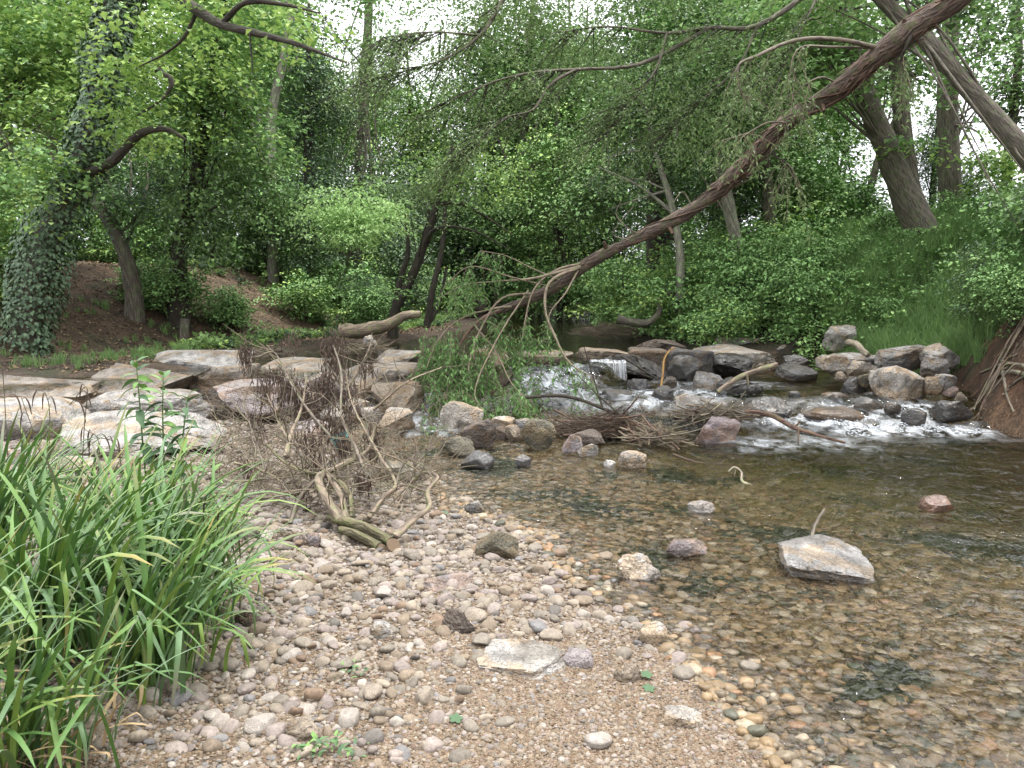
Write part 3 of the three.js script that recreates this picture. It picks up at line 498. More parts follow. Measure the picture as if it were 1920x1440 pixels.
{ const [o, tr] = rows([[335, 545, 14.5, 0.17], [338, 470, 14.5, 0.15], [362, 370, 14.5, 0.13], [390, 200, 14.5, 0.1], [420, 0, 14.5, 0.07]]); tree('alder_tree', 'dark trunked tree with dense drooping green foliage above the bank', o, tr, M.darkBark, [[rel(o, 390, 210, 14.2), [1.7, 2.0, 1.4], 200, 30, 0.09, 0.075, ['mid', 'fresh', 'bright'], { spray: 0.5 }], [rel(o, 380, 400, 14), [1.5, 1.3, 1.1], 110, 30, 0.085, 0.06, ['dark', 'mid'], { spray: 0.45, droop: 0.5 }], [rel(o, 480, 330, 14.6), [1.1, 1.5, 1], 90, 28, 0.09, 0.075, ['mid', 'fresh'], { spray: 0.42 }], [rel(o, 420, 20, 14.5), [2.4, 1.6, 1.6], 140, 30, 0.1, 0.08, ['bright', 'fresh'], { spray: 0.5 }]], { n: 26, r: 0.035 }); }
{ const [o, tr] = rows([[250, 545, 14, 0.15], [232, 470, 14, 0.125], [195, 400, 14.2, 0.11], [130, 330, 14.5, 0.09], [60, 200, 15, 0.09]]); tree('leaning_tree', 'grey-brown trunk leaning left above the bare soil slope', o, tr, M.greyBark, [[rel(o, 120, 230, 15), [1.8, 1.8, 1.3], 130, 28, 0.09, 0.075, ['mid', 'bright'], { spray: 0.5 }], [rel(o, 240, 400, 14.2), [1.2, 0.7, 0.9], 50, 26, 0.09, 0.07, ['blue', 'fresh'], { spray: 0.4 }]], { n: 14, r: 0.035 }); }
{ const [o, tr] = rows([[512, 520, 20, 0.14], [513, 400, 20, 0.13], [508, 300, 20, 0.12], [512, 200, 20, 0.115], [536, 90, 20, 0.1], [560, -60, 20, 0.08]]); tree('pale_trunked_tree', 'slender pale barked tree rising beside the dark evergreen', o, tr, M.paleBark, [[rel(o, 470, 120, 20.5), [2.4, 3, 2], 150, 28, 0.12, 0.1, ['mid', 'fresh'], { spray: 0.6 }], [rel(o, 520, 380, 19.6), [1, 1, 0.8], 50, 26, 0.1, 0.08, 'fresh', { spray: 0.45 }]], { leaf: M.farLeaf, n: 14 }); }
{ const [o, tr] = rows([[670, 500, 23, 0.2], [674, 340, 23, 0.17], [682, 200, 23, 0.15], [690, 60, 23, 0.12], [695, -120, 23, 0.09]]); tree('tall_thin_tree', 'tall straight grey trunk standing before the open sky', o, tr, M.greyBark, [[rel(o, 690, 70, 23), [2.2, 2.6, 2], 60, 24, 0.12, 0.09, ['mid', 'fresh'], { spray: 0.55, gap: 0 }], [rel(o, 660, 370, 22.5), [2.2, 1.5, 1.6], 110, 28, 0.11, 0.085, ['mid', 'blue'], { spray: 0.55 }], [rel(o, 700, -60, 23), [3.4, 1.6, 2.4], 110, 26, 0.12, 0.09, ['mid', 'fresh'], { spray: 0.6, gap: 0.02 }]], { leaf: M.farLeaf, n: 20, r: 0.04 }); }
{ const o = onGround(-5.6, 22), q = V(-5.35, 5.4, -22); tree('evergreen_tree', 'dense dark blue-green evergreen behind the lime shrub', o, [[0, 0, 0, 0.2], [0.1, 4, 0, 0.15], [0.2, 7.5, 0, 0.04]], M.darkBark, [[[0.2, 4.8, 0], [1.7, 2.8, 1.5], 300, 34, 0.1, 0.05, ['blue', 'blue', 'dark'], { spray: 0.45, flat: 0.5 }], [[0.2, 1.6, 0.4], [2.2, 1.7, 1.5], 200, 32, 0.09, 0.06, ['dark', 'blue'], { spray: 0.45 }]], { leaf: M.farLeaf, n: 14, r: 0.03 }); }
{ const o = groundHit(650, 575); const b = [o.x, o.y, o.z]; const top = at(655, 470, 14.2); tree('lime_shrub', 'light lime green layered shrub in front of the dark evergreen', o, [[0, 0, 0, 0.035], [0.05, 0.8, 0.1, 0.03], [top.x - b[0], top.y - b[1], top.z - b[2], 0.02]], M.greyBark, [[rel(o, 655, 405, 14.2), [1.15, 0.75, 0.9], 150, 34, 0.075, 0.04, ['lime'], { spray: 0.34, flat: 0.16, droop: 0.35, up: 0 }], [rel(o, 690, 540, 14.5), [0.9, 0.35, 0.6], 46, 30, 0.075, 0.04, ['blue', 'fresh'], { spray: 0.3, flat: 0.15 }]], { n: 16, r: 0.012, category: 'shrub' }); }
{ const [o, tr] = rows([[738, 592, 16, 0.1], [772, 520, 16, 0.09], [800, 445, 16, 0.085], [818, 385, 16, 0.07], [850, 270, 16, 0.05]]); const st = (l) => l.map(([x, y, d, r]) => [...rel(o, x, y, d), r]);
  tree('multi_stemmed_tree', 'cluster of slim dark leaning stems beside the pool', o, tr, M.darkBark, [[rel(o, 880, 330, 16), [1.8, 0.9, 1.2], 90, 28, 0.085, 0.055, ['mid', 'bright'], { spray: 0.45 }], [rel(o, 760, 360, 16.5), [1.2, 0.8, 1], 50, 26, 0.085, 0.055, ['mid', 'dark'], { spray: 0.4 }]], { n: 14, r: 0.02, stems: [st([[738, 592, 16, 0.08], [752, 520, 16, 0.06], [765, 475, 16, 0.05], [760, 400, 16, 0.03]]), st([[800, 612, 15.6, 0.07], [812, 540, 15.6, 0.06], [828, 470, 15.7, 0.05], [835, 385, 15.8, 0.04]]), st([[800, 612, 15.6, 0.06], [822, 570, 15.8, 0.04], [838, 500, 16, 0.025]]), st([[820, 385, 16, 0.05], [850, 380, 16, 0.04], [900, 400, 16, 0.025], [960, 440, 16, 0.01]]), st([[790, 470, 16, 0.05], [815, 430, 15.8, 0.035], [880, 430, 15.6, 0.02], [960, 470, 15.5, 0.008]])] }); }
// right bank
{ const [o, tr] = rows([[1742, 470, 14.5, 0.34], [1712, 400, 14.5, 0.27], [1668, 290, 14.5, 0.21], [1618, 165, 14.5, 0.18], [1590, 60, 14.5, 0.16], [1570, -120, 14.5, 0.12]]); const st = (l) => l.map(([x, y, d, r]) => [...rel(o, x, y, d), r]);
  tree('plane_tree', 'big double-trunked tree with smooth grey-green leaning stem', o, tr, M.greyBark, [[rel(o, 1530, 80, 14), [2.1, 1.6, 1.6], 150, 28, 0.11, 0.09, ['mid', 'fresh'], { spray: 0.5 }], [rel(o, 1800, 20, 14.5), [2.2, 1.2, 1.4], 110, 28, 0.11, 0.09, ['mid', 'dark', 'fresh'], { spray: 0.5, gap: 0.05 }], [rel(o, 1380, 150, 15), [1.7, 1.9, 1.3], 170, 28, 0.1, 0.08, ['mid', 'fresh', 'dark'], { spray: 0.5 }], [rel(o, 1720, 270, 14), [0.8, 0.5, 0.6], 22, 22, 0.1, 0.09, ['bright', 'fresh'], { spray: 0.3 }]], { n: 26, r: 0.04, stems: [st([[1730, 470, 14.7, 0.28], [1712, 380, 14.7, 0.2], [1698, 280, 14.8, 0.17], [1684, 150, 14.9, 0.16], [1668, -20, 15, 0.14], [1655, -200, 15, 0.1]])] }); }
{ const [o, tr] = rows([[1800, 470, 16, 0.26], [1784, 380, 16, 0.22], [1778, 260, 16, 0.2], [1778, 110, 16, 0.18], [1800, -100, 16, 0.13]]); tree('upright_tree', 'straight grey trunk standing right behind the double-trunked tree', o, tr, M.greyBark, [[rel(o, 1870, 60, 16.5), [1.9, 1.6, 1.5], 80, 26, 0.11, 0.09, ['mid', 'dark'], { spray: 0.5, gap: 0.02 }], [rel(o, 1880, 330, 15), [1.2, 1.0, 1], 60, 26, 0.1, 0.085, ['bright', 'mid'], { spray: 0.4 }]], { n: 12, r: 0.035 }); }
{ const [o, tr] = rows([[2080, 560, 10.5, 0.2], [2010, 400, 10.5, 0.16], [1925, 290, 10.6, 0.14], [1850, 205, 10.8, 0.125], [1745, 85, 11, 0.11], [1650, -5, 11.2, 0.09], [1560, -110, 11.5, 0.09]]); tree('diagonal_tree', 'thick grey-brown trunk slanting up across the bank trees', o, tr, M.greyBark, [[rel(o, 1620, -60, 11.4), [2, 0.8, 1.2], 90, 26, 0.09, 0.06, ['mid', 'willow'], { spray: 0.45 }], [rel(o, 1960, 420, 9.8), [0.8, 0.9, 0.8], 60, 26, 0.08, 0.06, ['dark', 'mid'], { spray: 0.35 }]], { n: 10, r: 0.03 }); }
for (const [l, bark, label, cr] of [
  [[[1275, 480, 15.5, 0.08], [1258, 380, 15.5, 0.065], [1240, 320, 15.5, 0.055], [1218, 240, 15.5, 0.04], [1205, 150, 15.5, 0.03]], M.paleBark, 'thin pale tree with a forked white stem behind the leaning trunk', [[1200, 210, 15.8, 1.5, 1.1], [1120, 380, 16.5, 1.5, 0.8]]],
  [[[1385, 480, 16, 0.14], [1365, 380, 16, 0.12], [1345, 260, 16, 0.1], [1335, 60, 16, 0.07]], M.paleBark, 'pale mottled trunk seen under the leaning trunk', [[1340, 240, 16.5, 1.7, 1.3], [1300, 60, 16.5, 2, 1.2]]],
  [[[1450, 480, 17, 0.13], [1442, 380, 17, 0.12], [1432, 250, 17, 0.1], [1420, 60, 17, 0.08]], M.greyBark, 'grey trunk beside the pale mottled one', [[1440, 300, 17.5, 1.5, 1.2]]],
  [[[1600, 470, 18, 0.1], [1625, 380, 18, 0.09], [1650, 290, 18, 0.08], [1700, 180, 18, 0.05]], M.greyBark, 'slim trunk leaning right in the bright gap', [[1690, 120, 18, 1.3, 0.9]]],
  [[[1880, 470, 17, 0.12], [1890, 300, 17, 0.1], [1910, 100, 17, 0.08], [1900, -50, 17, 0.06]], M.greyBark, 'grey trunk at the edge of the bright gap on the bank', [[1920, 180, 17, 1.0, 1.0]]],
]) { const [o, tr] = rows(l); tree('bank_tree', label, o, tr, bark, cr.map(([x, y, d, a, b]) => [rel(o, x, y, d), [a, b, a * 0.8], Math.round(70 * a), 28, 0.1, 0.08, ['mid', 'fresh', 'dark'], { spray: 0.5 }]), { leaf: M.farLeaf, n: 9, r: 0.03, stems: bark === M.paleBark && l[0][0] < 1300 ? [[[1262, 400, 15.5, 0.04], [1200, 350, 15.6, 0.03], [1120, 312, 15.8, 0.012]].map(([x, y, d, r]) => [...rel(o, x, y, d), r])] : [] }); }
{ // overhanging tree: long drooping fine-leaved twigs above the stream, trunk on the right bank beyond the frame
  reseed(303);
  const o = onGround(9, 11.5), t = thing('overhanging_tree', 'fine-leaved branches drooping over the stream from the right bank', 'tree', o), tb = new GB(o), cb = new GB(o);
  tb.tube([o, V(8.4, 3.5, -11.5), V(7.4, 6.2, -11.3), V(6, 8, -11)], [0.26, 0.2, 0.15, 0.1], 9, 6, 0.08); tb.build('trunk', M.greyBark, t);
  const L = [[[[1700, -300, 11.2], [1560, -60, 10.8], [1420, 48, 10.5], [1330, 52, 10.2], [1250, 62, 10], [1140, 50, 9.8], [1035, 62, 9.6]], 0.07], [[[1420, -250, 10.5], [1100, -120, 10], [965, -30, 9.6], [925, 32, 9.4], [900, 66, 9.2], [840, 108, 9], [770, 130, 8.9], [690, 150, 8.8]], 0.055], [[[1330, 52, 10.2], [1200, 120, 9.8], [1080, 130, 9.5], [1000, 136, 9.3], [930, 152, 9.2], [850, 186, 9], [740, 240, 8.9]], 0.04], [[[1080, 130, 9.5], [1030, 160, 9.3], [1000, 205, 9.2], [945, 222, 9.1], [900, 262, 9], [860, 310, 9]], 0.03], [[[1250, 62, 10], [1230, 130, 9.8], [1180, 200, 9.7], [1130, 260, 9.6]], 0.03], [[[1420, 48, 10.5], [1380, 130, 10.2], [1300, 200, 10.1], [1240, 260, 10]], 0.03], [[[900, 66, 9.2], [800, 60, 9], [720, 70, 8.9]], 0.02], [[[1560, -60, 10.8], [1500, 60, 10.4], [1450, 170, 10.2]], 0.03]];
  for (const [l, r] of L) {
    const g = new GB(o), c = g.tube(l.map((q) => at(...q)), (s) => r * 0.68 * (1 - 0.88 * s), 6, 5, 0.1); const lb = g.build('limb', M.greyBark, t), tw = new GB(o);
    for (let k = 0; k < 34; k++) { // drooping twigs, each with narrow leaves
      const s = R(0.3, 1), p = c.getPoint(s), w = V(gauss() * 0.5 - 0.45, -R(0.1, 0.5), gauss() * 0.6).normalize(), len = R(0.4, 1.1), pts = [p];
      for (let j = 1; j <= 4; j++) pts.push(p.clone().addScaledVector(w, len * j / 4).add(V(gauss() * 0.02, -0.06 * j * j * len / 4, gauss() * 0.02)));
      const cu = tw.tube(pts, [0.008, 0.006, 0.004, 0.002, 0.001], 4, 2), nl = 64;
      for (let j = 0; j < nl; j++) { const q = cu.getPoint(Math.pow(rnd(), 0.7)), a = R(0, 6.28); tmpD.set(Math.cos(a) * 0.8, -0.45 + gauss() * 0.4, Math.sin(a) * 0.8).normalize(); tmpU.set(gauss() * 0.6, 1, gauss() * 0.6).normalize(); cb.leaf(q.add(V(gauss() * 0.09, gauss() * 0.07, gauss() * 0.09)), tmpD, tmpU, R(0.04, 0.075), R(0.013, 0.022), tone(rnd() < 0.7 ? 'willow' : 'mid')); }
    }
    tw.build('twigs', M.darkBark, lb, true);
  }
  crown(cb, at(1250, -60, 10.2), [2.4, 0.9, 1.6], 170, 40, 0.06, 0.022, ['willow', 'mid'], { spray: 0.4, droop: 0.5 }); crown(cb, at(1150, 130, 10.6), [1.5, 0.8, 0.9], 110, 40, 0.055, 0.02, ['willow', 'mid'], { spray: 0.36, droop: 0.6 }); crown(cb, at(930, -30, 9.6), [1.5, 0.6, 1], 60, 36, 0.055, 0.02, ['willow', 'dark'], { spray: 0.34, gap: 0.05 });
  crown(cb, at(1330, 240, 10.6), [0.8, 0.9, 0.8], 60, 36, 0.055, 0.02, ['willow', 'mid'], { spray: 0.32, droop: 0.6 });
  crown(cb, at(860, 20, 11.5), [2.4, 1.1, 1.6], 190, 32, 0.07, 0.03, ['willow', 'mid'], { spray: 0.4, gap: 0 }); crown(cb, at(1010, 40, 11), [2.0, 1.1, 1.4], 170, 36, 0.06, 0.025, ['willow', 'mid'], { spray: 0.38, gap: 0.05 }); crown(cb, at(620, -30, 12), [1.9, 0.8, 1.3], 90, 30, 0.075, 0.05, ['mid', 'fresh'], { spray: 0.4, gap: 0.05 }); crown(cb, at(740, 60, 13), [1.6, 1.1, 1.2], 60, 28, 0.07, 0.035, ['willow', 'mid'], { spray: 0.4, gap: 0 }); crown(cb, at(1790, 140, 13), [1.5, 1.1, 1.1], 60, 28, 0.085, 0.06, ['mid', 'fresh'], { spray: 0.4, gap: 0 }); crown(cb, at(790, 200, 12), [1.3, 0.9, 1], 46, 26, 0.065, 0.03, ['willow', 'mid'], { spray: 0.36, gap: 0 });
  cb.build('crown', M.leaf, t, true);
}
// --- woodland behind: a few kinds, each tree a copy of one ---
{
  reseed(404);
  const kinds = [
    tree('woodland_tree', 'tall leafy woodland tree in the wood behind the pool', onGround(-9, 27), [[0, 0, 0, 0.2], [0.15, 3, 0.1, 0.16], [-0.1, 7, 0, 0.12], [0.2, 12, 0.1, 0.04]], M.greyBark, [[[0, 8, 0], [3.2, 4.2, 3], 420, 30, 0.14, 0.11, ['mid', 'fresh', 'mid', 'dark'], { spray: 0.7 }], [[0, 3.3, 0], [2.7, 2.8, 2.5], 240, 28, 0.13, 0.1, ['mid', 'fresh'], { spray: 0.6 }]], { leaf: M.farLeaf, n: 24, r: 0.07, group: 'trees of the wood behind the pool' }),
    tree('woodland_tree', 'low branched bright green tree in the wood behind the pool', onGround(6, 30), [[0, 0, 0, 0.16], [-0.2, 2.5, 0.1, 0.13], [0.1, 5, 0, 0.1], [0.2, 9, 0.1, 0.03]], M.darkBark, [[[0, 5.4, 0], [3, 3.8, 2.8], 400, 30, 0.13, 0.1, ['bright', 'fresh', 'mid'], { spray: 0.65 }], [[0, 2, 0], [2.4, 1.8, 2.2], 150, 28, 0.12, 0.09, ['mid', 'fresh'], { spray: 0.55 }]], { leaf: M.farLeaf, n: 22, r: 0.06, group: 'trees of the wood behind the pool' }),
    tree('woodland_tree', 'dark ivy-hung tree in the wood behind the pool', onGround(0.5, 36), [[0, 0, 0, 0.2], [0.1, 3, 0, 0.17], [0, 7, 0, 0.1], [0, 10, 0, 0.04]], M.darkBark, [[[0, 4.6, 0], [1.9, 4.6, 1.8], 380, 32, 0.11, 0.08, ['dark', 'mid', 'blue'], { spray: 0.5, flat: 0.5 }]], { leaf: M.farLeaf, n: 16, r: 0.05, group: 'trees of the wood behind the pool' }),
  ];
  const spots = [[-14, 19, 0], [-11.5, 22, 1], [-17, 26, 1], [-7.5, 30, 1], [-10, 36, 0], [-4, 33, 1], [-13, 44, 0], [-20, 36, 0], [-24, 28, 1], [1.5, 26, 1], [4.2, 23, 2], [6.5, 20.5, 1], [8.5, 25, 0], [4.5, 38, 1], [9, 34, 0], [12, 30, 1], [2.5, 46, 1], [-1.5, 52, 1, 0.8], [-6, 48, 1, 0.7], [10, 45, 0], [5, 56, 0], [15, 42, 0], [-10, 58, 0], [-19, 52, 0], [-28, 45, 0], [-30, 60, 0], [0, 68, 0], [12, 66, 1], [-16, 70, 0], [-32, 76, 0], [11, 21, 2, 0.5], [3.5, 19.5, 2], [-12.5, 30, 1], [-9.5, 26, 2], [-15, 33, 2], [-3.2, 42, 2, 0.6], [-5, 60, 1, 0.7], [0.5, 60, 1], [-21, 22, 1], [7, 28, 2], [0.6, 30, 0], [2.4, 33, 0], [1, 50, 0], [-0.9, 34, 0], [-3.1, 37, 0, 0.8]];
  for (const [x, d, k, s = 0] of spots) copyOf(kinds[k], onGround(x, d, -0.05), R(0, 6.28), s || (d > 40 ? R(1.2, 1.5) : R(0.85, 1.15)), d > 40 ? `${kinds[k].userData.label}, far off` : x < -6.5 ? kinds[k].userData.label.replace('in the wood behind the pool', 'in the wood behind the soil slope') : undefined);
  for (const [x, d] of [[-7, -8], [7, -9], [11, 4], [0, -14]]) copyOf(kinds[0], onGround(x, d, -0.05), R(0, 6.28), 1, 'tall leafy tree on the near bank behind the viewer', 'trees on the near bank');
  const shr = [
    tree('undergrowth_shrub', 'fresh green leafy shrub in the undergrowth', onGround(3.6, 17), [[0, 0, 0, 0.03], [0.1, 0.5, 0, 0.02], [0.1, 1, 0, 0.01]], M.greyBark, [[[0, 0.62, 0], [1.1, 0.75, 1], 170, 26, 0.075, 0.055, ['fresh', 'fresh', 'bright'], { spray: 0.26 }]], { n: 14, r: 0.012, leaf: M.farLeaf, category: 'shrub', group: 'shrubs of the undergrowth' }),
    tree('undergrowth_shrub', 'dark green bramble-like shrub in the undergrowth', onGround(4.6, 14.6), [[0, 0, 0, 0.03], [0.1, 0.5, 0, 0.02], [0.1, 1, 0, 0.01]], M.darkBark, [[[0, 0.7, 0], [1.2, 0.85, 1], 190, 26, 0.085, 0.06, ['mid', 'fresh', 'fresh'], { spray: 0.28 }]], { n: 14, r: 0.012, leaf: M.farLeaf, category: 'shrub', group: 'shrubs of the undergrowth' }),
    tree('undergrowth_shrub', 'tall thin-leaved grey-green shrub in the undergrowth', onGround(-5, 19.5), [[0, 0, 0, 0.05], [0.1, 1, 0, 0.04], [0.1, 2.4, 0, 0.015]], M.darkBark, [[[0, 1.6, 0], [1.2, 1.7, 1.1], 230, 28, 0.09, 0.045, ['mid', 'blue', 'dark'], { spray: 0.36 }]], { n: 16, r: 0.018, leaf: M.farLeaf, category: 'shrub', group: 'shrubs of the undergrowth' }),
  ];
  const S = [[3.0, 15.6, 0, 1], [4.2, 15.8, 0, 1.1], [5.2, 15.4, 0, 1], [2.6, 18.5, 0, 1.1], [4.8, 18, 0, 1.2], [3.9, 14.4, 1, 0.9], [5.6, 16.8, 0, 1.2], [6.6, 17.6, 1, 1.3], [5.4, 14.3, 1, 0.8], [3.3, 21, 0, 1.4], [6, 21, 2, 1.1], [7.3, 15.6, 1, 0.55], [8.4, 15.2, 1, 0.6], [9.2, 14.6, 1, 0.6], [7.8, 18, 1, 1], [9.6, 17, 2, 0.7], [10.8, 16, 1, 1.1], [6.9, 14.2, 1, 0.4], [7.2, 10.6, 1, 0.8], [7.6, 9.6, 1, 0.9], [8.2, 12.4, 1, 1],
    [-4.6, 17.4, 0, 0.9], [-4.2, 20.5, 0, 1.2], [-6.2, 20.2, 2, 1], [-7.4, 19.6, 2, 1], [-8.8, 18.6, 0, 1.1], [-10.4, 17.6, 0, 1.2], [-12, 17, 1, 1.2], [-3.6, 24, 2, 1.2], [-2.2, 27, 0, 1.4], [0.5, 30, 0, 1.6], [2.6, 26, 0, 1.4], [-6.3, 14.6, 1, 0.75], [-7.0, 14.9, 1, 0.6], [-5.4, 15.2, 1, 0.7], [-8.6, 11.2, 1, 0.7], [-8.0, 12, 0, 0.5], [-9.6, 12.6, 2, 0.9], [-10.6, 14.6, 0, 1], [-3.3, 18.6, 1, 0.8], [-2.9, 21.5, 2, 1], [-5.2, 25, 1, 1.5], [-8, 25, 2, 1.4], [-12, 23, 2, 1.5], [9, 22, 2, 0.6], [12, 20, 1, 0.7], [13.5, 18, 1, 0.7], [0.2, 40, 2, 2], [-3, 38, 0, 2], [3.5, 32, 2, 1.8], [-1, 33, 2, 1.5], [4.6, 13.5, 1, 0.8], [5.4, 13.8, 0, 0.6], [3.7, 13.7, 0, 0.7], [6.2, 13.2, 1, 0.4], [-2.2, 30, 2, 1.8], [-4.5, 29, 2, 1.7], [-6.6, 28, 1, 1.8], [-9.2, 21.5, 2, 1.3], [-11, 19.5, 2, 1.3], [-14, 20, 2, 1.4], [1.2, 35, 2, 2], [-3.8, 45, 2, 2.6], [6.4, 8.6, 1, 0.6], [6.1, 9.4, 1, 0.55], [6.3, 10.2, 1, 0.6], [6.5, 11, 2, 0.5]];
  const what = ['fresh green leafy shrub', 'dark green bramble-like shrub', 'tall thin-leaved grey-green shrub'];
  const place = (x, d) => d >= 21 ? 'deep in the wood behind the pool' : x > 6 ? 'on the grassy bank near the double-trunked tree' : x > 2 ? 'on the shore beyond the weir end' : x > -6.5 ? 'on the bank beside the lime shrub' : 'on the bank behind the ivy-clad tree';
  shr[0].userData.label = `${what[0]} ${place(3.6, 17)}`; shr[1].userData.label = `${what[1]} ${place(4.6, 14.6)}`; shr[2].userData.label = `${what[2]} ${place(-5, 19.5)}`;
  for (const [x, d, k, s] of S) copyOf(shr[k], onGround(x, d, -0.05), R(0, 6.28), s, `${what[k]} ${place(x, d)}`);
}

// ---------- falling and foaming water ----------
const surf = (x, d) => streamLevel(x, d);
{
  const foamH = tex(512, (u, v) => { const w = tfbm(u, v, 6, 6, 81) * 0.25, a = tfbm(u + w, v + w * 0.4, 14, 5, 83, 3), b = tfbm(u - w, v + w, 5, 3, 85, 2); return clamp(smooth(0.3, 0.75, a) * 0.8 + 0.4 * smooth(0.45, 0.75, b)); }, false, 0.8);
  const foamMat = std({ color: rgb(0.62, 0.65, 0.68), roughness: 0.6, transparent: true, alphaMap: foamH, vertexColors: true });
  const box = (x, d, x0, x1, d0, d1, e = 0.3) => smooth(x0 - e, x0 + e, x) * smooth(x1 + e, x1 - e, x) * smooth(d0 - e, d0 + e, d) * smooth(d1 + e, d1 - e, d);
  const foam = (x, d) => {
    const fall = box(x, d, 0.05, 1.05 + 0.25 * N(d * 3, 2), weirD(x) - 1.25, weirD(x) - 0.2 + 0.25 * N(x * 4, 7), 0.2) * 1.5, run = box(x, d, 0.6, 2.5, 8.9, 9.9, 0.3) * 0.85, right = box(x, d, 2.6, 4.9, 8.25, 9.1, 0.35) * 0.95 + box(x, d, 3.3, 5.0, 7.7, 8.3, 0.25) * 0.7, left = box(x, d, -1.25, -0.6, 8.0, 9.6, 0.2) * 0.9, mid = box(x, d, 2.1, 3.4, 7.2, 7.9, 0.3) * 0.55, top = box(x, d, 2.0, 3.6, 10.2, 10.9, 0.25) * 0.6;
    return Math.max(fall, run, right, left, mid, top) * (0.62 + 1.5 * fbm(x * 1.6, d * 2.6, 12, 3));
  };
  const p = [], c = [], u = [], id = [], s = 0.03, nx = Math.ceil(7 / s), nz = Math.ceil(4.6 / s);
  for (let j = 0; j <= nz; j++) for (let i = 0; i <= nx; i++) { const x = -1.7 + i * s, d = 7 + j * s, f = clamp(foam(x, d)); p.push(x, streamLevel(x, d) + 0.006 + 0.03 * f * (0.3 + fbm(x * 9, d * 11, 5, 3)), -d); c.push(1, 1, 1, f); u.push(x, d); }
  for (let j = 0; j < nz; j++) for (let i = 0; i < nx; i++) { const a = j * (nx + 1) + i, q = [a, a + 1, a + nx + 1, a + nx + 2]; if (q.every((k) => c[k * 4 + 3] < 0.02) || q.some((k) => p[k * 3 + 1] < -5)) continue; id.push(a, a + 1, a + nx + 1, a + 1, a + nx + 2, a + nx + 1); }
  const g = new THREE.BufferGeometry(); g.setAttribute('position', new THREE.Float32BufferAttribute(p, 3)); g.setAttribute('color', new THREE.Float32BufferAttribute(c, 4)); g.setAttribute('uv', new THREE.Float32BufferAttribute(u, 2)); g.setIndex(id); g.computeVertexNormals();
  const fm = meshOf('foam', g, foamMat); fm.userData = { kind: 'stuff', label: 'white foam streaks on the rapids and the cascade', category: 'foam' };
  reseed(515);
  const drop = new THREE.IcosahedronGeometry(1, 1), im = new THREE.InstancedMesh(drop, std({ color: rgb(0.5, 0.53, 0.56), roughness: 0.35 }), 1600), mt = new THREE.Matrix4(); let n = 0;
  for (let k = 0; k < 400000 && n < 1600; k++) { const x = R(-1.4, 5.2), d = R(7.3, 11.4), f = foam(x, d); if (f < 0.45 || rnd() > (f - 0.4) * 1.2) continue; const l = streamLevel(x, d); if (l < -5 || fbm(x * 7, d * 7, 3, 2) < -0.05) continue; const r = R(0.002, 0.008) * (rnd() < 0.1 ? 1.6 : 1); mt.compose(V(x, l + R(0, 0.045) * f, -d), new THREE.Quaternion(), V(r * R(1, 2.2), r * 0.8, r)); im.setMatrixAt(n++, mt); }
  im.count = n; im.name = 'splash_drops'; im.castShadow = true; im.userData = { kind: 'stuff', label: 'white splashing drops over the rapids', category: 'spray' }; scene.add(im);
  // the small fall beside the dark-sided slab
  const q = at(1140, 672, 11.35), t = thing('waterfall', 'small thin curtain of white water falling off the weir crest', 'waterfall', V(q.x, 0.2, q.z));
  const streak = tex(256, (u, v) => { const a = tfbm(u, v, 34, 2, 91, 3), b = tfbm(u, v, 9, 2, 93, 2); return clamp(smooth(0.4, 0.72, a) * 0.85 + 0.3 * smooth(0.5, 0.7, b)); }, false, 0.52);
  const cg = new THREE.PlaneGeometry(0.52, 0.36, 26, 12), P = cg.attributes.position; for (let i = 0; i < P.count; i++) { const x = P.getX(i), y = P.getY(i), v = (0.18 - y) / 0.36; P.setXYZ(i, x, y + 0.085 + 0.02 * N(x * 9, 3), 0.19 * Math.sqrt(Math.max(0, v)) - 0.02 + 0.012 * N(x * 30, y * 4)); } cg.computeVertexNormals();
  meshOf('water_curtain', cg, new THREE.MeshPhysicalMaterial({ color: 0xffffff, transmission: 0.92, roughness: 0.08, thickness: 0, side: THREE.DoubleSide }), t);
  const wg = cg.clone(), Q = wg.attributes.position, W = wg.attributes.uv; for (let i = 0; i < Q.count; i++) { Q.setXYZ(i, Q.getX(i) * (0.92 + 0.1 * (0.3 - Q.getY(i))), Q.getY(i), Q.getZ(i) + 0.006); W.setXY(i, W.getX(i) * 0.52, W.getY(i) * 0.36); }
  meshOf('white_streaks', wg, std({ color: rgb(0.46, 0.49, 0.52), roughness: 0.5, transparent: true, opacity: 0.7, alphaMap: streak, side: THREE.DoubleSide }), t);
}
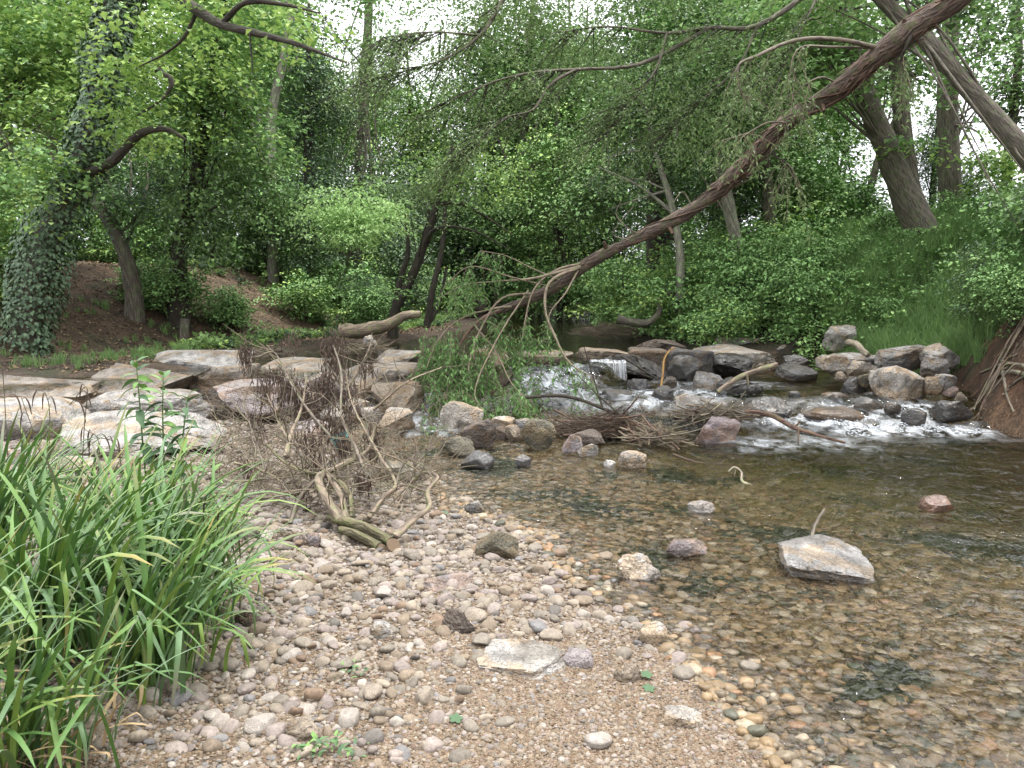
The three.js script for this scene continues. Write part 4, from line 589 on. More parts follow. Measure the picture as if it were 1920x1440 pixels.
// ---------- the leaning trunk over the stream ----------
{
  reseed(606);
  const line = [[1965, -150, 7.0], [1790, -2, 7.3], [1660, 92, 7.6], [1565, 170, 7.9], [1462, 242, 8.2], [1385, 322, 8.5], [1300, 392, 8.8], [1200, 443, 9.1], [1100, 495, 9.4], [1040, 538, 9.6], [940, 582, 9.9]].map((q) => at(...q));
  const o = onGround(7.3, 6.6), pts = [o.clone(), V(7.1, 3.2, -6.55), V(6.5, 4.9, -6.6), ...line];
  const t = thing('arching_tree', 'long reddish brown trunk arching down over the stream wrapped in vines', 'tree', o), tb = new GB(o);
  const c = tb.tube(pts, [0.22, 0.17, 0.14, 0.12, 0.11, 0.1, 0.09, 0.082, 0.078, 0.072, 0.068, 0.064, 0.064, 0.052], 14, 7, 0.22); tb.build('trunk', barkMat(rgb(0.19, 0.138, 0.108), 0.88, 0.025), t);
  const T = (px) => { let b = 0, e = 1e9; for (let k = 0; k <= 200; k++) { const q = c.getPoint(k / 200).sub(camera.position), x = 960 + F * q.x / (-q.z * cosP - q.y * sinP); if (Math.abs(x - px) < e && k > 30) { e = Math.abs(x - px); b = k / 200; } } return b; };
  for (const [a, b, turns, r, off] of [[1800, 1340, 1.6, 0.016, 0], [1760, 1280, 1.1, 0.012, 2.4], [1620, 1180, 2.2, 0.01, 4], [1480, 1060, 1.7, 0.011, 1], [1300, 960, 1.4, 0.012, 3], [1240, 1000, 2.4, 0.008, 5]]) {
    const s0 = T(a), s1 = T(b), g = new GB(o), l = [];
    for (let k = 0; k <= 26; k++) { const s = mix(s0, s1, k / 26), p = c.getPoint(s), tn = c.getTangent(s), A = V(0, 1, 0).cross(tn).normalize(), B = tn.clone().cross(A), an = off + turns * 6.28 * k / 26 + gauss() * 0.15, rr = 0.092 * (1 - 0.5 * smooth(0.3, 1, s)) + r; l.push(p.addScaledVector(A, Math.cos(an) * rr).addScaledVector(B, Math.sin(an) * rr)); }
    g.tube(l, (s) => r * (1 - 0.6 * s), 6, 2, 0.2); g.build('vine', M.brownBark, t);
  }
  for (const [px, e] of [[1690, 1], [1540, -1], [1420, 1], [1250, -1], [1140, 1]]) { const p = c.getPoint(T(px)), g = new GB(o), w = V(gauss() * 0.5, e * 0.7, 0.6).normalize(); g.tube([p, p.clone().addScaledVector(w, 0.1), p.clone().addScaledVector(w, 0.17).add(V(gauss() * 0.03, 0, 0))], [0.035, 0.022, 0.014], 7, 3, 0.3); g.build('broken_stub', M.brownBark, t); }
  const fl = new GB(o); // loose strips of bark and root hair
  for (let k = 0; k < 420; k++) { const s = rnd() < 0.6 ? R(T(1800), T(1590)) : R(T(1480), T(1330)), p = c.getPoint(s), tn = c.getTangent(s), n = V(gauss(), gauss(), gauss()).cross(tn).normalize(), dn = tn.clone().multiplyScalar(rnd() < 0.5 ? -1 : 1).add(V(gauss() * 0.25, -0.25, gauss() * 0.25)).normalize(), l = R(0.05, 0.22), w = R(0.004, 0.022); p.addScaledVector(n, 0.09); fl.strip([p, p.clone().addScaledVector(dn, l * 0.5).addScaledVector(n, 0.02), p.clone().addScaledVector(dn, l).addScaledVector(n, R(-0.01, 0.05))], [w * 0.6, w, w * 0.2], n); }
  fl.build('loose_bark', std({ color: rgb(0.15, 0.1, 0.075), side: THREE.DoubleSide }), t, true);
  const B = (l, r, m = M.greyWood) => { const g = new GB(o), cu = g.tube(l.map((q) => at(...q)), (s) => r * (1 - 0.8 * s) + 0.0015, 7, 5, 0.15); g.build('branch', m, t); return cu; };
  const ends = [B([[1642, 88, 7.6], [1570, 74, 7.5], [1490, 76, 7.4], [1420, 105, 7.4], [1386, 122, 7.4], [1388, 168, 7.4], [1402, 190, 7.4]], 0.022), B([[1635, 90, 7.6], [1560, 88, 7.6], [1500, 90, 7.7], [1484, 120, 7.7], [1494, 152, 7.7]], 0.012), B([[1575, 160, 7.9], [1540, 145, 7.8], [1500, 165, 7.8], [1450, 205, 7.9]], 0.01), B([[1490, 232, 8.1], [1440, 230, 8], [1400, 250, 8], [1360, 262, 8]], 0.01), B([[1455, 250, 8.2], [1452, 290, 8.2], [1480, 310, 8.2], [1492, 350, 8.2]], 0.014, M.darkBark), B([[1712, 60, 7.4], [1700, 85, 7.4], [1690, 120, 7.5], [1720, 150, 7.5]], 0.02, M.darkBark)];
  for (const q of [[[1200, 442, 9.1], [1168, 420, 9], [1155, 400, 9], [1165, 375, 9]], [[1180, 450, 9.1], [1150, 440, 9.1], [1172, 405, 9], [1190, 385, 9]], [[1300, 392, 8.8], [1280, 360, 8.8], [1262, 380, 8.7]]]) B(q, 0.008);
  const low = [B([[1095, 498, 9.4], [1040, 512, 9.3], [1000, 522, 9.3], [930, 528, 9.3], [870, 535, 9.2], [820, 560, 9.2]], 0.018, M.dryWood), B([[1100, 492, 9.4], [1040, 508, 9.4], [1000, 545, 9.3], [985, 600, 9.2], [978, 640, 9.1]], 0.017, M.dryWood), B([[1090, 500, 9.4], [1030, 530, 9.2], [1022, 580, 9.1], [1040, 630, 9], [1060, 670, 8.9], [1082, 692, 8.8], [1110, 705, 8.7]], 0.02, M.dryWood), B([[1085, 505, 9.4], [1060, 550, 9.2], [1030, 590, 9.1], [1028, 640, 9]], 0.012, M.dryWood), B([[940, 582, 9.9], [900, 600, 9.6], [860, 650, 9.3], [850, 700, 9]], 0.028, M.brownBark), B([[1000, 550, 9.6], [940, 560, 9.3], [900, 620, 9.1], [880, 680, 8.9], [876, 740, 8.7]], 0.016, M.dryWood), B([[960, 575, 9.8], [920, 580, 9.5], [860, 600, 9.3], [820, 640, 9.1], [800, 690, 8.9]], 0.015, M.dryWood), B([[890, 610, 9.5], [930, 660, 9.1], [960, 720, 8.8], [985, 745, 8.6]], 0.012, M.dryWood), B([[1060, 530, 9.6], [990, 500, 9.3], [950, 480, 9.2], [900, 470, 9.2]], 0.01, M.dryWood), B([[1040, 540, 9.6], [960, 520, 9.2], [880, 500, 9.1], [840, 530, 9.0]], 0.01, M.dryWood), B([[990, 545, 9.7], [930, 640, 9.0], [890, 740, 8.6], [905, 770, 8.5]], 0.011, M.dryWood)];
  const lf = new GB(o), tw = new GB(o);
  const droop = (p, n, len, pal) => { const w = V(gauss() * 0.8, -R(0, 0.7), gauss() * 0.6).normalize(), l = [p]; for (let j = 1; j <= 3; j++) l.push(p.clone().addScaledVector(w, len * j / 3).add(V(0, -0.03 * j * j, 0))); const cu = tw.tube(l, [0.004, 0.003, 0.002, 0.001], 4, 2); for (let j = 0; j < n; j++) { const q = cu.getPoint(Math.pow(rnd(), 0.6)), a = R(0, 6.28); tmpD.set(Math.cos(a) * 0.8, -0.5 + gauss() * 0.45, Math.sin(a) * 0.8).normalize(); tmpU.set(gauss() * 0.7, 1, gauss() * 0.7).normalize(); lf.leaf(q.add(V(gauss() * 0.03, gauss() * 0.03, gauss() * 0.03)), tmpD, tmpU, R(0.05, 0.095), R(0.014, 0.024), tone(pal), 0.2, R(0, 0.3)); } };
  for (const cu of low) for (let k = 0; k < 9; k++) droop(cu.getPoint(R(0.65, 1)), 20, R(0.12, 0.3), 'fresh');
  for (const [x, y, d, w, h, n] of [[865, 675, 9.0, 55, 55, 80], [850, 745, 8.7, 50, 35, 60], [815, 640, 9.2, 30, 40, 28], [960, 640, 9.2, 50, 30, 20], [970, 745, 8.6, 36, 20, 24], [930, 600, 9.3, 60, 22, 12], [1010, 690, 9, 60, 30, 16], [815, 795, 8.2, 26, 22, 16]]) for (let k = 0; k < n; k++) droop(at(x + gauss() * w, y + gauss() * h, d + gauss() * 0.2), 24, R(0.12, 0.35), rnd() < 0.75 ? 'fresh' : 'mid');
  for (const cu of ends) for (let k = 0; k < 14; k++) droop(cu.getPoint(R(0.4, 1)), 10, R(0.1, 0.4), 'willow');
  tw.build('twigs', M.dryWood, t, true); lf.build('leaves', M.leaf, t, true);
}
// ---------- dead branches and flood debris ----------
{
  reseed(707);
  const o = groundHit(700, 1010), t = thing('dead_branch', 'bleached dead branch with many forks lying across the gravel bar', 'driftwood', o);
  const B = (l, r0, r1, m, name = 'branch') => { const g = new GB(o), cu = g.tube(l.map((q) => q.length > 2 ? at(q[0], q[1], q[2] * 0.915).add(V(0, r0 * 0.6, 0)) : groundHit(q[0], q[1]).add(V(0, r0, 0))), (s) => mix(r0, r1, s) * 0.8, 8, 5, 0.32); g.build(name, m, t); return cu; };
  const C = [
    B([[735, 1022, 4.62], [690, 1000, 4.72], [640, 984, 4.85], [615, 980, 4.95]], 0.042, 0.032, M.mossWood), B([[712, 1030, 4.58], [670, 1010, 4.68], [640, 1000, 4.8]], 0.034, 0.03, M.mossWood),
    B([[640, 984, 4.85], [615, 950, 5.0], [598, 905, 5.2], [640, 880, 5.5], [690, 850, 5.8], [705, 800, 6]], 0.04, 0.012, M.dryWood), B([[650, 985, 4.85], [640, 940, 5.05], [615, 896, 5.3]], 0.03, 0.022, M.dryWood),
    B([[660, 975, 4.9], [655, 930, 5.1], [625, 900, 5.3], [570, 888, 5.4], [530, 868, 5.5], [500, 838, 5.6]], 0.022, 0.012, M.mossWood),
    B([[742, 1012, 4.62], [780, 975, 4.8], [805, 955, 4.9], [802, 925, 5], [820, 900, 5.1], [795, 890, 5.2], [775, 905, 5.2]], 0.024, 0.01, M.dryWood),
    B([[692, 975, 4.9], [720, 935, 5.1], [742, 915, 5.2], [715, 865, 5.5], [690, 820, 5.8], [660, 760, 6.2], [648, 700, 6.6]], 0.02, 0.006, M.dryWood), B([[742, 918, 5.2], [752, 880, 5.3], [772, 862, 5.3], [778, 900, 5.3], [770, 930, 5.3]], 0.013, 0.004, M.greyWood),
    B([[545, 985, 5.0], [560, 940, 5.2], [590, 905, 5.3], [620, 890, 5.4]], 0.018, 0.014, M.greyWood), B([[536, 860, 5.6], [545, 820, 5.9], [565, 770, 6.2], [575, 710, 6.5]], 0.022, 0.008, M.dryWood), B([[545, 830, 5.8], [520, 790, 6.2], [500, 740, 6.4]], 0.014, 0.005, M.dryWood), B([[620, 820, 5.9], [585, 780, 6.1], [545, 720, 6.4], [520, 670, 6.6], [500, 650, 6.6]], 0.014, 0.004, M.greyWood),
    B([[690, 900, 5.4], [665, 840, 5.7], [640, 780, 6.1], [640, 700, 6.5], [625, 650, 6.8]], 0.016, 0.008, M.greyWood), B([[650, 735, 6.5], [675, 690, 6.6], [690, 660, 6.7]], 0.01, 0.003, M.dryWood), B([[700, 770, 6.6], [760, 720, 6.8], [830, 690, 7.2]], 0.012, 0.008, M.dryWood),
    B([[440, 870, 5.6], [480, 880, 5.5], [520, 900, 5.4], [545, 930, 5.2]], 0.012, 0.006, M.dryWood), B([[420, 930, 5.3], [500, 935, 5.2], [580, 920, 5.3], [640, 895, 5.4]], 0.01, 0.006, M.greyWood), B([[430, 905, 5.4], [500, 900, 5.4], [600, 890, 5.4]], 0.009, 0.005, M.dryWood), B([[455, 760, 6.5], [470, 800, 6.2], [490, 860, 5.8], [500, 900, 5.5]], 0.01, 0.005, M.greyWood),
  ];
  for (let k = 0; k < 240; k++) { // small side twigs
    const cu = pick(C.slice(2)), p = cu.getPoint(R(0.15, 1)), w = V(gauss(), gauss() * 0.6 + 0.25, gauss()).normalize(), len = R(0.12, 0.5), l = [p]; for (let j = 1; j <= 3; j++) { l.push(l[j - 1].clone().addScaledVector(w, len / 3)); w.add(V(gauss() * 0.4, gauss() * 0.4, gauss() * 0.4)).normalize(); }
    for (const q of l) q.y = Math.max(q.y, heightAt(q.x, q.z) + 0.01); const g = new GB(o), r = R(0.002, 0.006); g.tube(l, [r, r * 0.8, r * 0.6, r * 0.3], 5, 3); g.build('twig', rnd() < 0.6 ? M.dryWood : M.greyWood, t);
  }
  const fine = new GB(o); for (let k = 0; k < 950; k++) { const q = groundHit(R(390, 830), R(770, 960)), w = V(gauss(), R(0, 0.5), gauss() * 0.7).normalize(), len = R(0.1, 0.45), a = q.add(V(0, 0.3 * rnd() * rnd(), 0)); fine.tube([a, a.clone().addScaledVector(w, len / 2).add(V(0, gauss() * 0.04, 0)), a.clone().addScaledVector(w, len)], [0.003, 0.003, 0.0015], 4, 2); } fine.build('fine_twigs', M.dryWood, t, true);
  for (const [x, y] of [[737, 1022], [714, 1032]]) { const q = at(x, y, 4.19), g = new THREE.CylinderGeometry(0.036, 0.036, 0.02, 14); const m = meshOf('cut_end', g, M.cutWood, t); m.position.copy(q).sub(o); m.rotation.set(1.2, 0, -0.5); }
  const db = new GB(o); // strips of dried algae and leaves left hanging by the flood
  const spots = [[625, 672, 22, 60, 70, 6.7], [615, 740, 30, 50, 70, 6.5], [540, 735, 24, 40, 50, 6.4], [570, 760, 26, 50, 70, 6.3], [655, 760, 26, 50, 50, 6.3], [460, 668, 14, 40, 40, 6.8], [690, 690, 16, 30, 24, 6.7], [495, 745, 18, 40, 26, 6.4], [640, 840, 18, 40, 30, 5.9], [700, 840, 16, 46, 30, 5.9], [590, 880, 20, 44, 26, 5.5], [510, 705, 30, 20, 26, 6.5], [545, 640, 16, 20, 18, 7.2], [580, 830, 26, 36, 26, 5.9], [460, 880, 14, 30, 12, 5.6], [565, 930, 14, 24, 10, 5.3], [680, 905, 20, 30, 14, 5.4], [620, 800, 30, 30, 40, 6.1], [480, 800, 18, 30, 16, 6.1]];
  for (const [x, y, w, h, n, d] of spots) for (let k = 0; k < n * 4.5; k++) { const p = at(x + gauss() * w, y - h * 0.3 + gauss() * h * 0.75, d * 0.93 + gauss() * 0.12), l = R(0.02, 0.06) + 0.1 * Math.pow(rnd(), 2.5), ww = R(0.003, 0.012), q = [p], sw = V(gauss() * 0.25, 0, gauss() * 0.25); for (let j = 1; j <= 3; j++) q.push(p.clone().add(V(gauss() * 0.012 + sw.x * l * j / 3, -l * j / 3, gauss() * 0.012))); db.strip(q, [ww * 0.5, ww, ww * 0.9, ww * 0.3], V(gauss(), 0, gauss()).normalize()); }
  db.build('hanging_debris', Object.assign(M.debris, { side: THREE.DoubleSide }), t, true);
}
function pile(name, label, at0, sticks, fine, spread, hgt, mats, dir) { // sticks piled by the flood
  const t = thing(name, label, 'driftwood', at0), f = new GB();
  const one = (b, r, len) => { const p = V(gauss() * spread[0], Math.abs(gauss()) * hgt, gauss() * spread[1]); p.y *= Math.exp(-Math.pow(p.x / spread[0], 2) * 0.4); const a = dir + gauss() * 1.3, w = V(Math.cos(a), gauss() * 0.4, Math.sin(a)), l = [p.addScaledVector(w, -len / 2)]; for (let j = 1; j <= 5; j++) { w.add(V(gauss() * 0.28, gauss() * 0.22, gauss() * 0.28)).normalize(); l.push(l[j - 1].clone().addScaledVector(w, len / 5)); } b.tube(l, [r, r, r * 0.85, r * 0.5], 5, 2, 0.2); };
  for (let k = 0; k < sticks; k++) { const g = new GB(); one(g, R(0.003, 0.012), R(0.2, 0.8)); g.build('stick', pick(mats), t); }
  for (let k = 0; k < fine; k++) one(f, R(0.0015, 0.004), R(0.15, 0.5));
  f.build('fine_twigs', mats[0], t, true); return t;
}
reseed(808);
pile('twig_pile', 'heap of dark broken twigs lodged below the cascade', at(1130, 812, 8.0), 70, 640, [0.42, 0.17], 0.15, [M.darkTwig, M.darkTwig, M.brownBark], 0.05);
pile('twig_pile', 'heap of bleached tangled roots and twigs beside the reddish rock', at(1235, 835, 7.6), 46, 260, [0.2, 0.16], 0.16, [M.dryWood, M.greyWood, M.dryWood, M.brownBark], 0.9);
pile('twig_pile', 'flat mat of brown twigs on the grey flat rock', at(1345, 782, 8.2), 46, 420, [0.34, 0.1], 0.07, [M.greyWood, M.brownBark, M.dryWood], -0.1);
pile('twig_pile', 'driftwood tangle around the split log by the pool', at(690, 660, 12.6), 30, 160, [0.4, 0.25], 0.13, [M.dryWood, M.greyWood], 0.3);
pile('twig_pile', 'scattered driftwood on the mud behind the broad slab', at(490, 668, 12.5), 30, 260, [0.9, 0.4], 0.08, [M.greyWood, M.dryWood, M.darkTwig], 0.2);
pile('twig_pile', 'thin driftwood line on the mud below the ivy-clad tree', at(100, 682, 10.4), 16, 140, [0.7, 0.2], 0.05, [M.greyWood, M.dryWood], 0.1);
pile('twig_pile', 'dry brown reed litter heaped on the far pool shore', at(1150, 628, 16.2), 20, 700, [0.75, 0.25], 0.2, [M.dryWood, M.dryWood, M.greyWood], 0.2);
function stick(name, label, l, r0, r1, mat, cat = 'branch', extra = []) { const p = l.map((q) => q.length > 2 ? at(...q) : groundHit(q[0], q[1], true)), o = p[0].clone(), t = thing(name, label, cat, o), g = new GB(o); g.tube(p, (s) => mix(r0, r1, s), 9, 6, 0.25); g.build('stem', mat, t); for (const [e, a, b] of extra) { const h = new GB(o); h.tube(e.map((q) => at(...q)), (s) => mix(a, b, s), 6, 5, 0.2); h.build('twig', mat, t); } return t; }
stick('split_log', 'weathered split log curving up beside the pool', [[640, 622, 13.4], [690, 618, 13.2], [735, 606, 13], [760, 592, 12.9], [788, 590, 12.9]], 0.12, 0.06, M.dryWood, 'log');
stick('stump_log', 'broken stump lying under the ivy bush on the far shore', [[1158, 598, 15], [1185, 604, 15], [1215, 606, 15], [1234, 588, 15], [1236, 560, 15.1]], 0.09, 0.05, M.greyBark, 'log');
stick('cut_log', 'short pale cut log below the bramble bushes', [[1312, 606, 14.4], [1330, 612, 14.2], [1346, 620, 14]], 0.075, 0.07, M.paleWood, 'log');
stick('white_stick', 'thick bleached stick lying on the bank behind the boulders', [[1590, 642, 11.6], [1606, 645, 11.4], [1618, 658, 11.2], [1628, 666, 11.1]], 0.05, 0.04, M.paleWood);
stick('orange_stick', 'orange-yellow bent stick standing in the pool below the fall', [[1238, 732, 9.9], [1242, 705, 10], [1246, 672, 10.1], [1258, 655, 10.2], [1264, 652, 10.3]], 0.016, 0.01, M.orangeWood);
stick('slanting_branch', 'pale broken branch slanting up from the dark wet rock', [[1345, 735, 9.4], [1385, 708, 9.5], [1420, 694, 9.6], [1456, 684, 9.7]], 0.03, 0.035, M.dryWood, 'branch', [[[[1400, 704, 9.5], [1403, 722, 9.5]], 0.02, 0.014]]);
stick('driftwood_branch', 'long dark branch sticking out of the twig mat into the stream', [[1400, 772, 8.1], [1445, 778, 7.9], [1490, 802, 7.6], [1530, 815, 7.4], [1585, 830, 7.2]], 0.032, 0.012, M.brownBark, 'branch', [[[[1492, 800, 7.6], [1500, 790, 7.6]], 0.014, 0.005], [[[1497, 805, 7.55], [1497, 832, 7.4]], 0.012, 0.006]]);
stick('driftwood_branch', 'dark wet branch lying across the foot of the cascade', [[985, 745, 8.6], [1050, 742, 8.5], [1090, 750, 8.4], [1140, 770, 8.2], [1200, 790, 8]], 0.02, 0.016, M.darkBark, 'branch', [[[[1130, 765, 8.2], [1110, 700, 8.4], [1095, 650, 8.5]], 0.01, 0.004], [[[1160, 775, 8.1], [1115, 735, 8.3], [1080, 700, 8.5]], 0.01, 0.004]]);
stick('driftwood_branch', 'straight bare branch resting across the dark weir boulder', [[1165, 668, 11], [1200, 690, 10.8], [1235, 712, 10.6]], 0.016, 0.012, M.darkBark, 'branch', [[[[1175, 690, 10.8], [1225, 710, 10.6]], 0.012, 0.008]]);
stick('bank_stick', 'straight pale stick leaning on the grassy bank', [[1592, 602, 13.4], [1620, 582, 13.5], [1648, 562, 13.6]], 0.02, 0.014, M.paleWood);
stick('white_root', 'thin white curled root standing out of the shallow water', [[1412, 912, 5.9], [1392, 902, 6], [1390, 885, 6.05], [1376, 876, 6.1], [1366, 884, 6.1]], 0.011, 0.006, M.paleWood, 'root', [[[[1380, 878, 6.1], [1377, 892, 6.08]], 0.006, 0.003]]);
stick('rock_stick', 'short grey stick leaning on the large speckled rock', [[1522, 1010, 4.65], [1528, 985, 4.75], [1546, 955, 4.85]], 0.012, 0.008, M.greyWood);
stick('sunken_stick', 'thin brown stick washed under the large speckled rock', [[1545, 1085, 4.0], [1580, 1090, 3.95], [1605, 1125, 3.75]], 0.008, 0.006, M.darkTwig);
stick('dark_twig', 'dark forked twig trailing in the water below the twig heap', [[1262, 852, 6.9], [1310, 868, 6.7], [1345, 872, 6.65], [1360, 862, 6.7]], 0.012, 0.006, M.darkTwig, 'branch', [[[[1318, 870, 6.7], [1340, 880, 6.6]], 0.006, 0.003], [[[1335, 868, 6.7], [1360, 875, 6.6]], 0.006, 0.003]]);
stick('flat_driftwood', 'dark worn piece of driftwood lying on the gravel', [[735, 1160, 3.42], [765, 1168, 3.38], [798, 1182, 3.3]], 0.022, 0.03, M.greyWood, 'driftwood');
stick('rotten_log', 'rotten brown log end poking from the sedge', [[380, 1100, 3.85], [440, 1085, 3.9], [500, 1072, 3.95]], 0.05, 0.045, M.darkBark, 'log');
stick('wood_post', 'short grey post standing in the mud at the soil slope foot', [[346, 655, 13.2], [346, 625, 13.2], [348, 598, 13.2]], 0.075, 0.065, M.greyBark, 'post');
{ const q = at(345, 668, 12.6), t = thing('root_tussock', 'old tussock with a skirt of hanging pale roots by the post', 'tussock', V(q.x, q.y - 0.12, q.z)), g = new GB(), h = new GB(); reseed(820); for (let k = 0; k < 64; k++) { const a = R(0, 6.28), c = Math.cos(a), s = Math.sin(a); g.tube([V(c * 0.08, 0.2, s * 0.08), V(c * 0.2, 0.17, s * 0.2), V(c * 0.29, 0.02, s * 0.29)], [0.008, 0.008, 0.004], 4, 3); } g.build('roots', M.dryWood, t, true); for (let k = 0; k < 140; k++) { const a = R(0, 6.28); h.strip([V(Math.cos(a) * 0.08, 0.2, Math.sin(a) * 0.08), V(Math.cos(a) * 0.13, 0.3, Math.sin(a) * 0.13), V(Math.cos(a) * 0.22, 0.34 + gauss() * 0.05, Math.sin(a) * 0.22)], [0.01, 0.008, 0.002], V(Math.sin(a), 0, -Math.cos(a)), tone('bright')); } h.build('grass_tuft', M.leaf, t, true); }
{ reseed(830); // roots laid bare in the undercut bank
  const o = onGround(5.9, 8.8), t = thing('exposed_roots', 'tangle of pale roots hanging out of the eroded soil bank', 'roots', o);
  for (let k = 0; k < 64; k++) { const d = R(7.9, 9.4), p = V(rightX(d) + R(0.25, 0.95), 0, -d); p.y = heightAt(p.x, p.z) + 0.02; const l = [p], w = V(-R(-0.3, 0.8), gauss() * 0.5, gauss()).normalize(), len = R(0.25, 0.8); for (let j = 1; j <= 5; j++) { w.add(V(gauss() * 0.6, gauss() * 0.5, gauss() * 0.6)).normalize(); const q = l[j - 1].clone().addScaledVector(w, len / 5), h = heightAt(q.x, q.z); q.y = clamp(q.y, h + 0.012, h + 0.2); l.push(q); } const r = R(0.004, 0.016), g = new GB(o); g.tube(l, (s) => r * (1 - 0.7 * s), 6, 3, 0.2); g.build('root', pick([M.greyWood, M.dryWood, M.brownBark]), t); }
  for (const [l, r] of [[[[1900, 700, 8.6], [1850, 690, 8.5], [1820, 698, 8.4], [1798, 706, 8.4]], 0.03], [[[1910, 720, 8.5], [1860, 706, 8.4], [1830, 712, 8.4], [1812, 722, 8.4], [1808, 745, 8.4]], 0.03], [[[1920, 730, 8.3], [1880, 715, 8.3], [1850, 735, 8.3]], 0.022], [[[1838, 678, 8.3], [1842, 720, 8.2], [1848, 752, 8.2], [1860, 782, 8.1]], 0.022], [[[1890, 600, 8.7], [1892, 630, 8.6], [1900, 660, 8.6], [1880, 690, 8.5]], 0.02], [[[1880, 560, 8.8], [1850, 590, 8.7], [1860, 620, 8.7]], 0.02]]) { const g = new GB(o); g.tube(l.map((q) => { const p = groundHit(q[0] + 40, q[1]); p.y += 0.05; return p; }), (s) => r * (1 - 0.55 * s), 8, 5, 0.2); g.build('root', M.greyWood, t); }
}
{ const q = at(640, 822, 6.15), g = new THREE.PlaneGeometry(0.15, 0.1, 16, 12), P = g.attributes.position; for (let i = 0; i < P.count; i++) { const x = P.getX(i), y = P.getY(i); P.setXYZ(i, x + 0.02 * N(x * 20, y * 20), y + 0.03 * N(x * 14, y * 14, 3), 0.06 * N(x * 12, y * 12, 7)); } g.computeVertexNormals(); const m = single('plastic_scrap', g, std({ color: rgb(0.09, 0.26, 0.25), roughness: 0.5, side: THREE.DoubleSide }), 'torn turquoise plastic scrap caught in the dead branches', 'litter'); m.position.copy(q); m.rotation.set(-0.3, 0.2, 0.5); }
{ const m = single('bleached_wood', rockGeo(990, 0.22, 0.2, 0.15, { cuts: 8, rough: 0.4, col: 'white' }), M.rock, 'knobbly white bleached root lump under the split log', 'driftwood'); m.position.copy(at(694, 652, 12.2)); }

